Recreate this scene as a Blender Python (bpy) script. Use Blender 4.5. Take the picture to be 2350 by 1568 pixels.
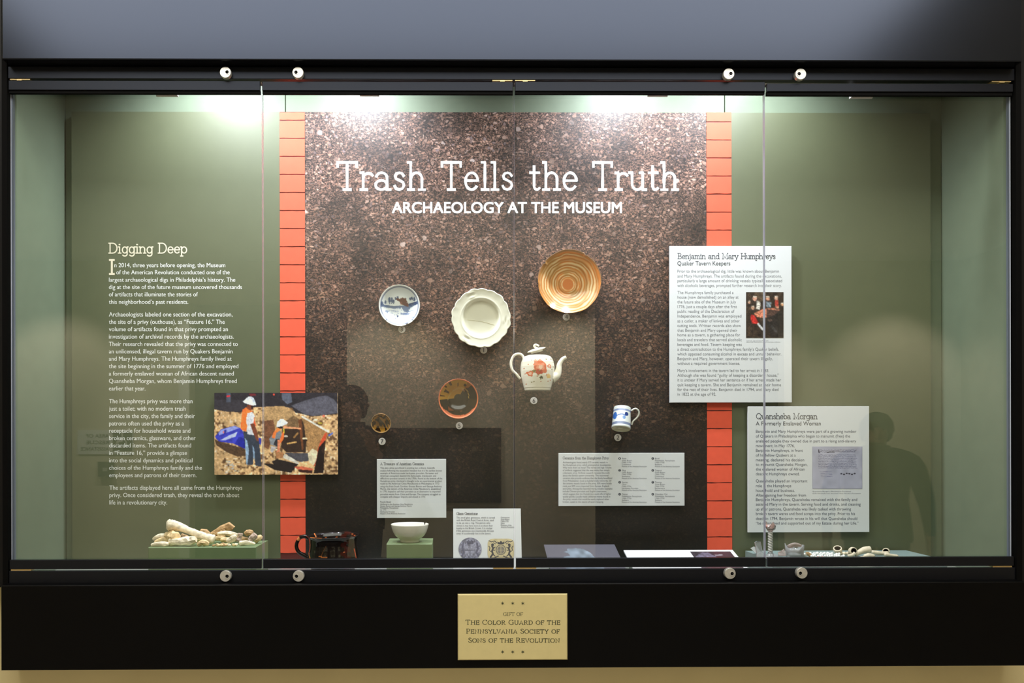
import bpy, math, random
import numpy as np
from mathutils import Vector, Matrix, Euler

for o in list(bpy.data.objects):
    bpy.data.objects.remove(o)
SC = bpy.context.scene
COL = SC.collection
random.seed(7)
RNG = np.random.default_rng(7)

# ---------------------------------------------------------------- camera
F_PX, W_PX, H_PX = 1820.0, 2350.0, 1568.0
YAW, ROLL = math.atan(0.0093), 0.0020
CAM = Vector((0.0, -2.0, 1.4))
PPX, PPY = 1030.0 + F_PX * math.tan(YAW), 1008.0
cam_data = bpy.data.cameras.new('camera')
cam_data.sensor_fit = 'HORIZONTAL'
cam_data.sensor_width = 36.0
cam_data.lens = 36.0 * F_PX / W_PX
cam_data.shift_x = (W_PX / 2 - PPX) / W_PX
cam_data.shift_y = (PPY - H_PX / 2) / W_PX
cam_data.clip_start = 0.02
camera = bpy.data.objects.new('camera', cam_data)
COL.objects.link(camera)
CAM_R = Matrix.Rotation(-YAW, 3, 'Z') @ Matrix.Rotation(math.pi / 2, 3, 'X') @ Matrix.Rotation(-ROLL, 3, 'Z')
camera.matrix_world = Matrix.Translation(CAM) @ CAM_R.to_4x4()
SC.camera = camera

# ---------------------------------------------------------------- world, lights, exposure
SC.view_settings.view_transform = 'Standard'
SC.view_settings.look = 'None'
SC.view_settings.gamma = 1.0
SC.view_settings.use_curve_mapping = False
SC.view_settings.exposure = 0.0
SC.cycles.use_denoising = True
SC.cycles.max_bounces = 10
SC.cycles.transparent_max_bounces = 24
SC.cycles.caustics_reflective = False
SC.cycles.caustics_refractive = False
SC.cycles.sample_clamp_indirect = 4.0

world = bpy.data.worlds.new('world')
world.use_nodes = True
world.node_tree.nodes['Background'].inputs[0].default_value = (0.02, 0.02, 0.022, 1)
world.node_tree.nodes['Background'].inputs[1].default_value = 0.3
SC.world = world


def area_light(name, loc, sx, sy, watts, color, rot=(0, 0, 0)):
    l = bpy.data.lights.new(name, 'AREA')
    l.shape = 'RECTANGLE'
    l.size, l.size_y = sx, sy
    l.energy = watts
    l.color = color
    o = bpy.data.objects.new(name, l)
    o.location = loc
    o.rotation_euler = rot
    COL.objects.link(o)
    return o


def spot_light(name, loc, target, watts, color, deg, blend, radius):
    l = bpy.data.lights.new(name, 'SPOT')
    l.energy = watts
    l.color = color
    l.spot_size = math.radians(deg)
    l.spot_blend = blend
    l.shadow_soft_size = radius
    o = bpy.data.objects.new(name, l)
    o.location = loc
    d = Vector(target) - Vector(loc)
    o.rotation_euler = d.to_track_quat('-Z', 'Y').to_euler()
    COL.objects.link(o)
    return o


# big luminous ceiling panel of the gallery, above and in front of the case
area_light('ceiling_panel_light', (0.02, -1.20, 3.16), 3.66, 1.35, 84, (1.0, 0.965, 0.90))
# added spotlights, unseen, brightening the far wall for its reflection in the glass
for wx_ in (-3.9, -2.4, -0.6, 1.2, 3.0, 4.5):
    spot_light('added_wall_spot', (wx_, -4.9, 3.15), (wx_, -6.0, 1.3), 270, (1.0, 0.93, 0.82), 75, 0.6, 0.04)
# four spotlights in the head of the case
SPOT_X = (-0.66, -0.26, 0.53, 0.86)
SPOT_AIM = (-0.56, -0.27, 0.50, 0.84)
SPOT_Y, SPOT_Z = 0.050, 2.57
for sx_, ax_ in zip(SPOT_X, SPOT_AIM):
    spot_light('case_spot', (sx_, SPOT_Y, SPOT_Z), (ax_, 0.22, 1.35), 52.0 * (0.75 if sx_ > 0.7 else 1.0), (0.87, 0.90, 1.0), 140, 1.0, 0.03)


# ---------------------------------------------------------------- geometry of the picture: pixel + depth plane -> metres
def at(px, py, Y):
    d = CAM_R @ Vector(((px - PPX) / F_PX, -(py - PPY) / F_PX, -1.0))
    t = (Y - CAM.y) / d.y
    return CAM + d * t


def PX(px, Y, py=800):
    return at(px, py, Y).x


def PZ(py, Y, px=1175):
    return at(px, py, Y).z


def PR(r, Y):
    return r * (Y - CAM.y) / F_PX


# ---------------------------------------------------------------- object helpers
def lin(c):
    c = np.asarray(c, dtype=float) / 255.0
    return np.where(c <= 0.04045, c / 12.92, ((c + 0.055) / 1.055) ** 2.4)


def thing(name, label, cat, loc=(0, 0, 0), group=None):
    o = bpy.data.objects.new(name, None)
    o.empty_display_size = 0.02
    o.location = loc
    COL.objects.link(o)
    o['label'] = label
    o['category'] = cat
    if group:
        o['group'] = group
    return o


def tag(o, label, cat, group=None):
    o['label'] = label
    o['category'] = cat
    if group:
        o['group'] = group
    return o


def origin_of(p):
    v = Vector((0, 0, 0))
    while p is not None:
        v += p.location
        p = p.parent
    return v


def mk(name, verts, faces, mats, parent=None, smooth=False, loc=None, fmat=None, vcol=None):
    """One mesh object; verts in world metres, stored relative to loc (top level) or to the parent chain's origin."""
    v = np.array([tuple(p) for p in verts], dtype=float).reshape(-1, 3)
    me = bpy.data.meshes.new(name)
    base = origin_of(parent) if parent is not None else Vector(loc if loc is not None else (0, 0, 0))
    v = v - np.array(base)
    me.from_pydata(v.tolist(), [], [tuple(int(i) for i in f) for f in faces])
    if not isinstance(mats, (list, tuple)):
        mats = [mats]
    for m in mats:
        me.materials.append(m)
    if fmat is not None:
        me.polygons.foreach_set('material_index', np.asarray(fmat, dtype=np.int32))
    if smooth:
        me.polygons.foreach_set('use_smooth', np.ones(len(me.polygons), dtype=bool))
    if vcol is not None:
        ca = me.color_attributes.new('Col', 'FLOAT_COLOR', 'POINT')
        c = np.ones((len(v), 4))
        c[:, :3] = vcol
        ca.data.foreach_set('color', c.astype(np.float32).ravel())
    me.update()
    o = bpy.data.objects.new(name, me)
    COL.objects.link(o)
    if parent is not None:
        o.parent = parent
    elif loc is not None:
        o.location = loc
    return o


def structure(o):
    o['kind'] = 'structure'
    return o


class MB:
    def __init__(s):
        s.v, s.f, s.m = [], [], []

    def add(s, verts, faces, mi=0):
        b = len(s.v)
        s.v += [tuple(p) for p in verts]
        s.f += [tuple(i + b for i in f) for f in faces]
        s.m += [mi] * len(faces)
        return s

    def box(s, x0, x1, y0, y1, z0, z1, mi=0, bev=0.0):
        if bev <= 0:
            v = [(x, y, z) for x in (x0, x1) for y in (y0, y1) for z in (z0, z1)]
            f = [(0, 1, 3, 2), (4, 6, 7, 5), (0, 4, 5, 1), (2, 3, 7, 6), (0, 2, 6, 4), (1, 5, 7, 3)]
            return s.add(v, f, mi)
        b = bev
        v, f = [], []
        ring = lambda y, e: [(x0 + e, y, z0 + e), (x1 - e, y, z0 + e), (x1 - e, y, z1 - e), (x0 + e, y, z1 - e)]
        for y, e in ((y0, b), (y0 + b, 0), (y1 - b, 0), (y1, b)):
            v += ring(y, e)
        f = [(0, 1, 2, 3), (15, 14, 13, 12)]
        for k in range(3):
            for i in range(4):
                j = (i + 1) % 4
                f.append((4 * k + i, 4 * k + 4 + i, 4 * k + 4 + j, 4 * k + j))
        return s.add(v, f, mi)

    def build(s, name, mats, parent=None, smooth=False, loc=None):
        return mk(name, s.v, s.f, mats, parent, smooth, loc, fmat=s.m)


def box(name, x0, x1, y0, y1, z0, z1, m, parent=None, bev=0.0, loc=None):
    return MB().box(x0, x1, y0, y1, z0, z1, 0, bev).build(name, m, parent, loc=loc)


def frame_matrix(center, zaxis, xhint=(1, 0, 0)):
    z = Vector(zaxis).normalized()
    x = Vector(xhint)
    x = (x - z * x.dot(z)).normalized()
    y = z.cross(x)
    M = Matrix((x, y, z)).transposed().to_4x4()
    M.translation = Vector(center)
    return M


def lathe(prof, n, M, rmod=None, closed=False, zmod=None):
    """prof: [(r, h)...]; returns world verts, faces, local verts."""
    V, Fc, L = [], [], []
    m = len(prof)
    for i, (r, h) in enumerate(prof):
        for k in range(n):
            a = 2 * math.pi * k / n
            rr = r * (rmod(a, i / (m - 1), h) if rmod else 1.0)
            hh = h + (zmod(a, i / (m - 1), rr) if zmod else 0.0)
            L.append((rr * math.cos(a), rr * math.sin(a), hh))
    for i in range(m - 1 + (1 if closed else 0)):
        i2 = (i + 1) % m
        for k in range(n):
            k2 = (k + 1) % n
            Fc.append((i * n + k, i * n + k2, i2 * n + k2, i2 * n + k))
    for p in L:
        V.append(M @ Vector(p))
    return V, Fc, np.array(L)


def tube(path, radii, n=10, cap=True, squash=1.0, up=(0, -1, 0)):
    """Swept ring along path (world points); squash flattens along 'up'."""
    P = [Vector(p) for p in path]
    if not hasattr(radii, '__len__'):
        radii = [radii] * len(P)
    V, Fc = [], []
    for i, p in enumerate(P):
        t = (P[min(i + 1, len(P) - 1)] - P[max(i - 1, 0)]).normalized()
        u = Vector(up)
        if abs(u.dot(t)) > 0.95:
            u = Vector((0, 0, 1)) if abs(t.z) < 0.9 else Vector((1, 0, 0))
        u = (u - t * u.dot(t)).normalized()
        w = t.cross(u)
        for k in range(n):
            a = 2 * math.pi * k / n
            V.append(p + (u * math.cos(a) * squash + w * math.sin(a)) * radii[i])
    for i in range(len(P) - 1):
        for k in range(n):
            k2 = (k + 1) % n
            Fc.append((i * n + k, i * n + k2, (i + 1) * n + k2, (i + 1) * n + k))
    if cap:
        Fc.append(tuple(range(n - 1, -1, -1)))
        Fc.append(tuple((len(P) - 1) * n + k for k in range(n)))
    return V, Fc


def smooth_path(pts, sub=6):
    P = [Vector(p) for p in pts]
    out = []
    for i in range(len(P) - 1):
        p0, p1, p2, p3 = P[max(i - 1, 0)], P[i], P[i + 1], P[min(i + 2, len(P) - 1)]
        for k in range(sub):
            t = k / sub
            out.append(0.5 * ((2 * p1) + (p2 - p0) * t + (2 * p0 - 5 * p1 + 4 * p2 - p3) * t * t + (3 * p1 - p0 - 3 * p2 + p3) * t ** 3))
    out.append(P[-1])
    return out


# ---------------------------------------------------------------- materials
def mat(name, rgb, rough=0.5, metal=0.0, spec=0.5, noise=0.0, nscale=40.0, bump=0.0, coat=0.0, trans=0.0, ior=1.45, vcol=False, tint=None):
    m = bpy.data.materials.new(name)
    m.use_nodes = True
    nt = m.node_tree
    b = nt.nodes['Principled BSDF']
    c = tuple(lin(rgb)) + (1,)
    b.inputs['Base Color'].default_value = c
    b.inputs['Roughness'].default_value = rough
    b.inputs['Metallic'].default_value = metal
    b.inputs['Specular IOR Level'].default_value = spec
    b.inputs['IOR'].default_value = ior
    b.inputs['Coat Weight'].default_value = coat
    b.inputs['Coat Roughness'].default_value = 0.05
    b.inputs['Transmission Weight'].default_value = trans
    src = None
    if vcol:
        a = nt.nodes.new('ShaderNodeAttribute')
        a.attribute_name = 'Col'
        src = a.outputs['Color']
    if noise > 0 or bump > 0:
        tc = nt.nodes.new('ShaderNodeTexCoord')
        n = nt.nodes.new('ShaderNodeTexNoise')
        n.inputs['Scale'].default_value = nscale
        n.inputs['Detail'].default_value = 5
        nt.links.new(tc.outputs['Object'], n.inputs['Vector'])
        if noise > 0:
            mx = nt.nodes.new('ShaderNodeMix')
            mx.data_type = 'RGBA'
            mx.blend_type = 'MULTIPLY'
            mx.inputs['Factor'].default_value = 1.0
            r = nt.nodes.new('ShaderNodeMapRange')
            r.inputs['From Min'].default_value = 0.25
            r.inputs['From Max'].default_value = 0.75
            r.inputs['To Min'].default_value = 1 - noise
            r.inputs['To Max'].default_value = 1 + noise
            nt.links.new(n.outputs['Fac'], r.inputs['Value'])
            if src is not None:
                nt.links.new(src, mx.inputs['A'])
            else:
                mx.inputs['A'].default_value = c
            nt.links.new(r.outputs['Result'], mx.inputs['B'])
            src = mx.outputs['Result']
        if bump > 0:
            bp = nt.nodes.new('ShaderNodeBump')
            bp.inputs['Strength'].default_value = bump
            bp.inputs['Distance'].default_value = 0.002
            nt.links.new(n.outputs['Fac'], bp.inputs['Height'])
            nt.links.new(bp.outputs['Normal'], b.inputs['Normal'])
    if src is not None:
        nt.links.new(src, b.inputs['Base Color'])
    return m


def glass_pane_mat():
    """Clear flat glazing: a thin pane that passes light straight through and mirrors by Fresnel."""
    m = bpy.data.materials.new('clear_glazing')
    m.use_nodes = True
    nt = m.node_tree
    nt.nodes.clear()
    out = nt.nodes.new('ShaderNodeOutputMaterial')
    tr = nt.nodes.new('ShaderNodeBsdfTransparent')
    tr.inputs['Color'].default_value = (0.965, 0.985, 0.975, 1)
    gl = nt.nodes.new('ShaderNodeBsdfGlossy')
    gl.inputs['Roughness'].default_value = 0.0
    lw = nt.nodes.new('ShaderNodeLayerWeight')
    lw.inputs['Blend'].default_value = 0.5
    pw = nt.nodes.new('ShaderNodeMath'); pw.operation = 'POWER'
    pw.inputs[1].default_value = 5.0
    nt.links.new(lw.outputs['Facing'], pw.inputs[0])
    fr = nt.nodes.new('ShaderNodeMath'); fr.operation = 'MULTIPLY_ADD'
    fr.inputs[1].default_value = 0.96
    fr.inputs[2].default_value = 0.042
    nt.links.new(pw.outputs[0], fr.inputs[0])
    mx = nt.nodes.new('ShaderNodeMixShader')
    nt.links.new(fr.outputs[0], mx.inputs[0])
    nt.links.new(tr.outputs[0], mx.inputs[1])
    nt.links.new(gl.outputs[0], mx.inputs[2])
    nt.links.new(mx.outputs[0], out.inputs['Surface'])
    return m


M = {}
M['black'] = mat('black_satin_paint', (4, 4, 5), 0.45, spec=0.16, noise=0.15, nscale=3)
M['fascia'] = mat('black_satin_fascia', (15, 15, 17), 0.24, spec=0.85, noise=0.2, nscale=6)
M['fascia'].node_tree.nodes['Principled BSDF'].inputs['Specular Tint'].default_value = (0.58, 0.70, 1.0, 1)
M['dark_rail'] = mat('black_anodised_rail', (18, 18, 21), 0.38, spec=0.42)
M['dark_rail'].node_tree.nodes['Principled BSDF'].inputs['Specular Tint'].default_value = (0.68, 0.78, 1.0, 1)
M['flange'] = mat('black_side_flange', (16, 16, 18), 0.5, spec=0.3)
M['recess'] = mat('black_matt_gasket', (8, 8, 8), 0.8, spec=0.1)
M['green'] = mat('sage_green_paint', (113, 125, 104), 0.48, spec=0.5, noise=0.04, nscale=25)
M['panel_green'] = mat('sage_green_print', (90, 95, 68), 0.46, spec=1.0, noise=0.04, nscale=25)
M['plinth'] = mat('sage_green_plinth', (118, 136, 98), 0.5, spec=0.4, noise=0.04, nscale=25)
M['case_floor'] = mat('grey_green_case_floor', (150, 155, 145), 0.5)
M['glass'] = glass_pane_mat()
M['glass_edge'] = mat('polished_glass_edge', (215, 220, 236), 0.2, spec=0.6)
M['edge_strip'] = mat('grey_edge_strip', (105, 112, 125), 0.3, spec=0.5)
M['steel'] = mat('brushed_steel', (224, 224, 218), 0.35, metal=0.6, noise=0.08, nscale=300)
M['steel_dark'] = mat('dark_key_slot', (40, 40, 42), 0.5, metal=0.5)
M['brass'] = mat('pale_brass_plate', (230, 205, 150), 0.35, metal=0.7)
M['white_board'] = mat('white_board_print', (222, 224, 226), 0.5, spec=0.3)
M['board_edge'] = mat('white_board_edge', (205, 205, 200), 0.6)
M['photo_edge'] = mat('dark_photo_edge', (70, 62, 56), 0.6)
M['ink'] = mat('dark_grey_ink', (62, 64, 74), 0.6)
M['ink_soft'] = mat('grey_ink', (116, 118, 126), 0.6)
M['ink_blue'] = mat('slate_blue_ink', (58, 66, 92), 0.6)
M['white_print'] = mat('white_print', (240, 240, 236), 0.5)
M['cream_print'] = mat('cream_print', (236, 226, 200), 0.5)
M['brick'] = mat('printed_brick_orange', (242, 98, 72), 0.5, spec=0.35, noise=0.05, nscale=60)
M['joint'] = mat('printed_brick_joint', (96, 38, 34), 0.6)
M['gold'] = mat('gold_plaque_metal', (222, 208, 150), 0.42, metal=0.0, spec=0.5, noise=0.03, nscale=60)
M['gold_edge'] = mat('bright_gold_edge', (240, 236, 200), 0.3)
M['ink_green'] = mat('dark_green_engraving', (58, 66, 48), 0.6)
M['vprint'] = mat('colour_print', (255, 255, 255), 0.45, vcol=True)
M['glaze'] = mat('painted_glaze', (255, 255, 255), 0.12, vcol=True, coat=0.4, spec=0.5)
M['matt_glaze'] = mat('painted_slip_glaze', (255, 255, 255), 0.2, vcol=True, coat=0.3, spec=0.5)
M['dark_glaze'] = mat('dark_lead_glaze', (255, 255, 255), 0.13, vcol=True, coat=0.3, spec=0.4)
M['bone'] = mat('old_bone', (240, 208, 158), 0.6, noise=0.42, nscale=95, bump=0.9)
M['bone_white'] = mat('pale_bone', (250, 234, 204), 0.6, noise=0.42, nscale=95, bump=0.9)
M['bone_mauve'] = mat('stained_bone', (196, 172, 158), 0.6, noise=0.42, nscale=95, bump=0.9)
M['bone_brown'] = mat('brown_bone', (196, 158, 112), 0.65, noise=0.42, nscale=95, bump=0.9)
M['clay'] = mat('white_pipe_clay', (222, 208, 182), 0.55, noise=0.15, nscale=120, bump=0.3)
M['clay_dark'] = mat('dark_pipe_inside', (22, 18, 18), 0.8)  # insides of the pipe bowls, coloured much darker than the clay
M['white_bead'] = mat('white_bead_glass', (245, 245, 242), 0.25, coat=0.5)
M['red_bead'] = mat('red_bead_glass', (190, 62, 40), 0.2, coat=0.5)
M['old_glass'] = mat('clouded_old_glass', (236, 238, 240), 0.12, trans=0.72, ior=1.45)
M['old_glass_pink'] = mat('iridescent_old_glass', (240, 214, 206), 0.12, trans=0.7, ior=1.45)
M['wall'] = mat('beige_wall_paint', (236, 222, 172), 0.7, noise=0.04, nscale=8)
M['far_wall'] = mat('grey_beige_wall_paint', (200, 190, 165), 0.7, noise=0.04, nscale=8)
M['trim'] = mat('off_white_trim_paint', (225, 222, 212), 0.5)
M['floor'] = mat('dark_wood_floor', (190, 182, 168), 0.4, noise=0.12, nscale=6)
M['ceiling'] = mat('white_ceiling_paint', (225, 225, 222), 0.8, noise=0.02, nscale=8)
M['lamp_shell'] = mat('pale_lamp_shell', (214, 206, 206), 0.4)
M['pin'] = mat('clear_mount_pin', (180, 180, 175), 0.3, metal=0.6)
M['sign_white'] = mat('pale_sign_face', (215, 216, 212), 0.4)
M['sign_dark'] = mat('dark_sign_print', (25, 28, 34), 0.5)
M['screen'] = mat('dark_picture_face', (14, 13, 12), 0.6, spec=0.2)


def soil_mat():
    m = bpy.data.materials.new('printed_soil')
    m.use_nodes = True
    nt = m.node_tree
    N, Lk = nt.nodes, nt.links
    b = N['Principled BSDF']
    b.inputs['Roughness'].default_value = 0.42
    b.inputs['Specular IOR Level'].default_value = 0.8
    tc = N.new('ShaderNodeTexCoord')
    mp = N.new('ShaderNodeMapping')
    mp.inputs['Scale'].default_value = (1, 1, 1.25)
    Lk.new(tc.outputs['Object'], mp.inputs['Vector'])
    wn = N.new('ShaderNodeTexNoise')
    wn.inputs['Scale'].default_value = 55
    wn.inputs['Detail'].default_value = 3
    Lk.new(mp.outputs[0], wn.inputs['Vector'])
    sub = N.new('ShaderNodeVectorMath'); sub.operation = 'SUBTRACT'
    sub.inputs[1].default_value = (0.5, 0.5, 0.5)
    Lk.new(wn.outputs['Color'], sub.inputs[0])
    sc = N.new('ShaderNodeVectorMath'); sc.operation = 'SCALE'
    sc.inputs['Scale'].default_value = 0.016
    Lk.new(sub.outputs[0], sc.inputs[0])
    ad = N.new('ShaderNodeVectorMath'); ad.operation = 'ADD'
    Lk.new(mp.outputs[0], ad.inputs[0]); Lk.new(sc.outputs[0], ad.inputs[1])

    def ramp(fac, stops):
        r = N.new('ShaderNodeValToRGB')
        cr = r.color_ramp
        while len(cr.elements) < len(stops):
            cr.elements.new(0.5)
        for e, (p, c) in zip(cr.elements, stops):
            e.position = p
            e.color = tuple(lin(c)) + (1,)
        Lk.new(fac, r.inputs[0])
        return r.outputs[0]

    def mrange(v, a, b_, c, d):
        r = N.new('ShaderNodeMapRange')
        for k, x in zip(('From Min', 'From Max', 'To Min', 'To Max'), (a, b_, c, d)):
            r.inputs[k].default_value = x
        Lk.new(v, r.inputs['Value'])
        return r.outputs[0]

    def mul(a, b_):
        r = N.new('ShaderNodeMath'); r.operation = 'MULTIPLY'
        Lk.new(a, r.inputs[0])
        if hasattr(b_, 'is_linked'):
            Lk.new(b_, r.inputs[1])
        else:
            r.inputs[1].default_value = b_
        return r.outputs[0]

    def mix(f, a, b_):
        r = N.new('ShaderNodeMix'); r.data_type = 'RGBA'
        Lk.new(f, r.inputs['Factor']); Lk.new(a, r.inputs['A']); Lk.new(b_, r.inputs['B'])
        return r.outputs['Result']

    big = N.new('ShaderNodeTexNoise')
    big.inputs['Scale'].default_value = 6.5
    big.inputs['Detail'].default_value = 6
    Lk.new(tc.outputs['Object'], big.inputs['Vector'])
    fine = N.new('ShaderNodeTexNoise')
    fine.inputs['Scale'].default_value = 130
    fine.inputs['Detail'].default_value = 4
    Lk.new(mp.outputs[0], fine.inputs['Vector'])
    col = ramp(fine.outputs['Fac'], [(0.34, (30, 22, 18)), (0.5, (66, 50, 44)), (0.66, (118, 92, 80))])
    for scale, rot, lo, dmax, stops, seed in (
            (260, 0.0, 0.52, 0.6, [(0.0, (150, 112, 96)), (0.5, (196, 152, 132)), (1.0, (124, 98, 92))], 1),
            (130, 0.6, 0.68, 0.52, [(0.0, (170, 128, 108)), (0.4, (214, 178, 162)), (0.7, (150, 110, 90)), (1.0, (136, 120, 122))], 2),
            (72, -0.5, 0.84, 0.46, [(0.0, (190, 150, 128)), (0.5, (228, 204, 196)), (1.0, (156, 118, 100))], 3),
            (46, 0.3, 0.93, 0.36, [(0.0, (196, 164, 148)), (0.5, (150, 118, 102)), (1.0, (222, 204, 198))], 4)):
        mp2 = N.new('ShaderNodeMapping')
        mp2.inputs['Rotation'].default_value = (0, rot, 0)
        mp2.inputs['Location'].default_value = (seed * 3.7, 0, seed * 1.3)
        mp2.inputs['Scale'].default_value = (1.0, 0.0, 1.45 if seed % 2 else 0.8)
        Lk.new(ad.outputs[0], mp2.inputs['Vector'])
        v = N.new('ShaderNodeTexVoronoi')
        v.inputs['Scale'].default_value = scale
        Lk.new(mp2.outputs[0], v.inputs['Vector'])
        sp = N.new('ShaderNodeSeparateColor')
        Lk.new(v.outputs['Color'], sp.inputs[0])
        on = mrange(sp.outputs[0], lo, lo + 0.05, 0, 1)
        shp = mrange(v.outputs['Distance'], dmax * 0.72, dmax, 1, 0)
        f = mul(mul(on, shp), 0.95)
        col = mix(f, col, ramp(sp.outputs[1], stops))
    # thin straw stalks
    for k, (rz, sx, sz) in enumerate(((0.5, 9, 160), (-0.9, 160, 10))):
        mp3 = N.new('ShaderNodeMapping')
        mp3.inputs['Rotation'].default_value = (0, rz, 0)
        mp3.inputs['Scale'].default_value = (sx, 0, sz)
        Lk.new(ad.outputs[0], mp3.inputs['Vector'])
        v = N.new('ShaderNodeTexVoronoi')
        v.inputs['Scale'].default_value = 3.0
        Lk.new(mp3.outputs[0], v.inputs['Vector'])
        sp = N.new('ShaderNodeSeparateColor')
        Lk.new(v.outputs['Color'], sp.inputs[0])
        f = mul(mrange(sp.outputs[0], 0.955, 0.96, 0, 1), mrange(v.outputs['Distance'], 0.22, 0.32, 0.8, 0))
        col = mix(f, col, ramp(sp.outputs[1], [(0, (200, 166, 130)), (1, (214, 196, 186))]))
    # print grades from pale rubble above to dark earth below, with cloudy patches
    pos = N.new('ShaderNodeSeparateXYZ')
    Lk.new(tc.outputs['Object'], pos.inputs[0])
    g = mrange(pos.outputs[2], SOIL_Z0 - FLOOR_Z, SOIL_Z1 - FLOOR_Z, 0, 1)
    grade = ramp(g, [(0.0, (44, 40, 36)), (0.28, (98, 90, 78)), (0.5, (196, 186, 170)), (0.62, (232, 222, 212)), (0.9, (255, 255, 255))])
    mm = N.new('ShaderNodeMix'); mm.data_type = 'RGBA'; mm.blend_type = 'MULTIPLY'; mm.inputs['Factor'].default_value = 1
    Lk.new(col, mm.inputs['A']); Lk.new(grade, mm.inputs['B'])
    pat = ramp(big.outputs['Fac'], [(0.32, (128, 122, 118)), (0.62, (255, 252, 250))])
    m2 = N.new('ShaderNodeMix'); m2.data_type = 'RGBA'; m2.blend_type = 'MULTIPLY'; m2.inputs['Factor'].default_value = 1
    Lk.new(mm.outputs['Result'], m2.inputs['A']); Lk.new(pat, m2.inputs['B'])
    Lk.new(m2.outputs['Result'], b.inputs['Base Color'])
    return m


# ---------------------------------------------------------------- lettering
_tm = {}


def text_outline(s, offset=0.0, res=3):
    key = (s, offset, res)
    if key not in _tm:
        cu = bpy.data.curves.new('t', 'FONT')
        cu.body = s
        cu.resolution_u = res
        cu.offset = offset
        o = bpy.data.objects.new('t', cu)
        me = bpy.data.meshes.new_from_object(o)
        v = np.array([tuple(p.co) for p in me.vertices]).reshape(-1, 3)[:, :2]
        f = [tuple(p.vertices) for p in me.polygons]
        bpy.data.objects.remove(o)
        bpy.data.curves.remove(cu)
        bpy.data.meshes.remove(me)
        _tm[key] = (v, f)
    return _tm[key]


CAP = 0.6725


class Lettering:
    """Collects flat lettering; map2d turns picture pixels into world points on the printed face."""
    def __init__(s, map2d):
        s.map, s.v, s.f, s.k = map2d, [], [], 0

    def put(s, pts, faces):
        b = len(s.v)
        s.v += [s.map(x, y, s.k) for x, y in pts]
        s.f += [tuple(i + b for i in f) for f in faces]

    def sans(s, txt, x0, base, cap_px, x1=None, offset=0.0, res=3):
        bold, s.k = offset, s.k
        v, f = text_outline(txt, 0.0, res)
        if len(v) == 0:
            return
        k = cap_px / CAP
        lo, hi = v[:, 0].min(), v[:, 0].max()
        kx = (x1 - x0) / (hi - lo) if x1 else k
        b = bold * k
        for dx, dy in (((-b, -b), (b, -b), (-b, b), (b, b)) if bold > 0.01 else ((-b, 0), (b, 0)) if bold > 0 else ((0, 0),)):
            s.put(np.column_stack([x0 + dx + (v[:, 0] - lo) * kx, base + dy - v[:, 1] * k]), f)
            s.k += 1

    def slab(s, txt, x0, base, cap_px, x1, stroke=0.14, contrast=0.0, jitter=0.0, small=0.0, gap=0.0):
        strokes, adv = slab_strokes(txt, small, gap)
        kx = (x1 - x0) / adv
        for pts, closed, sw in strokes:
            if jitter and not closed and len(pts) <= 4:
                q = []
                for (xa, ya), (xb, yb) in zip(pts[:-1], pts[1:]):
                    m = max(1, int(math.hypot(xb - xa, yb - ya) / 0.16))
                    q += [(xa + (xb - xa) * i / m, ya + (yb - ya) * i / m) for i in range(m)]
                pts = q + [pts[-1]]
            P = np.array([(x * kx, y * cap_px) for x, y in pts])
            v, f = ribbon(P, cap_px * stroke * sw, closed, contrast, jitter)
            s.k += 1
            s.put([(x0 + x, base - y) for x, y in v], f)

    def poly(s, pts):
        s.k += 1
        s.put(pts, [tuple(range(len(pts)))])

    def build(s, name, m, parent):
        return mk(name, s.v, s.f, m, parent)


def arc(cx, cy, rx, ry, a0, a1, n=12):
    return [(cx + rx * math.cos(math.radians(a0 + (a1 - a0) * k / n)), cy + ry * math.sin(math.radians(a0 + (a1 - a0) * k / n))) for k in range(n + 1)]


def ell(cx, cy, rx, ry, n=20):
    return ('c', arc(cx, cy, rx, ry, 0, 360 - 360 / n, n - 1))


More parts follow.
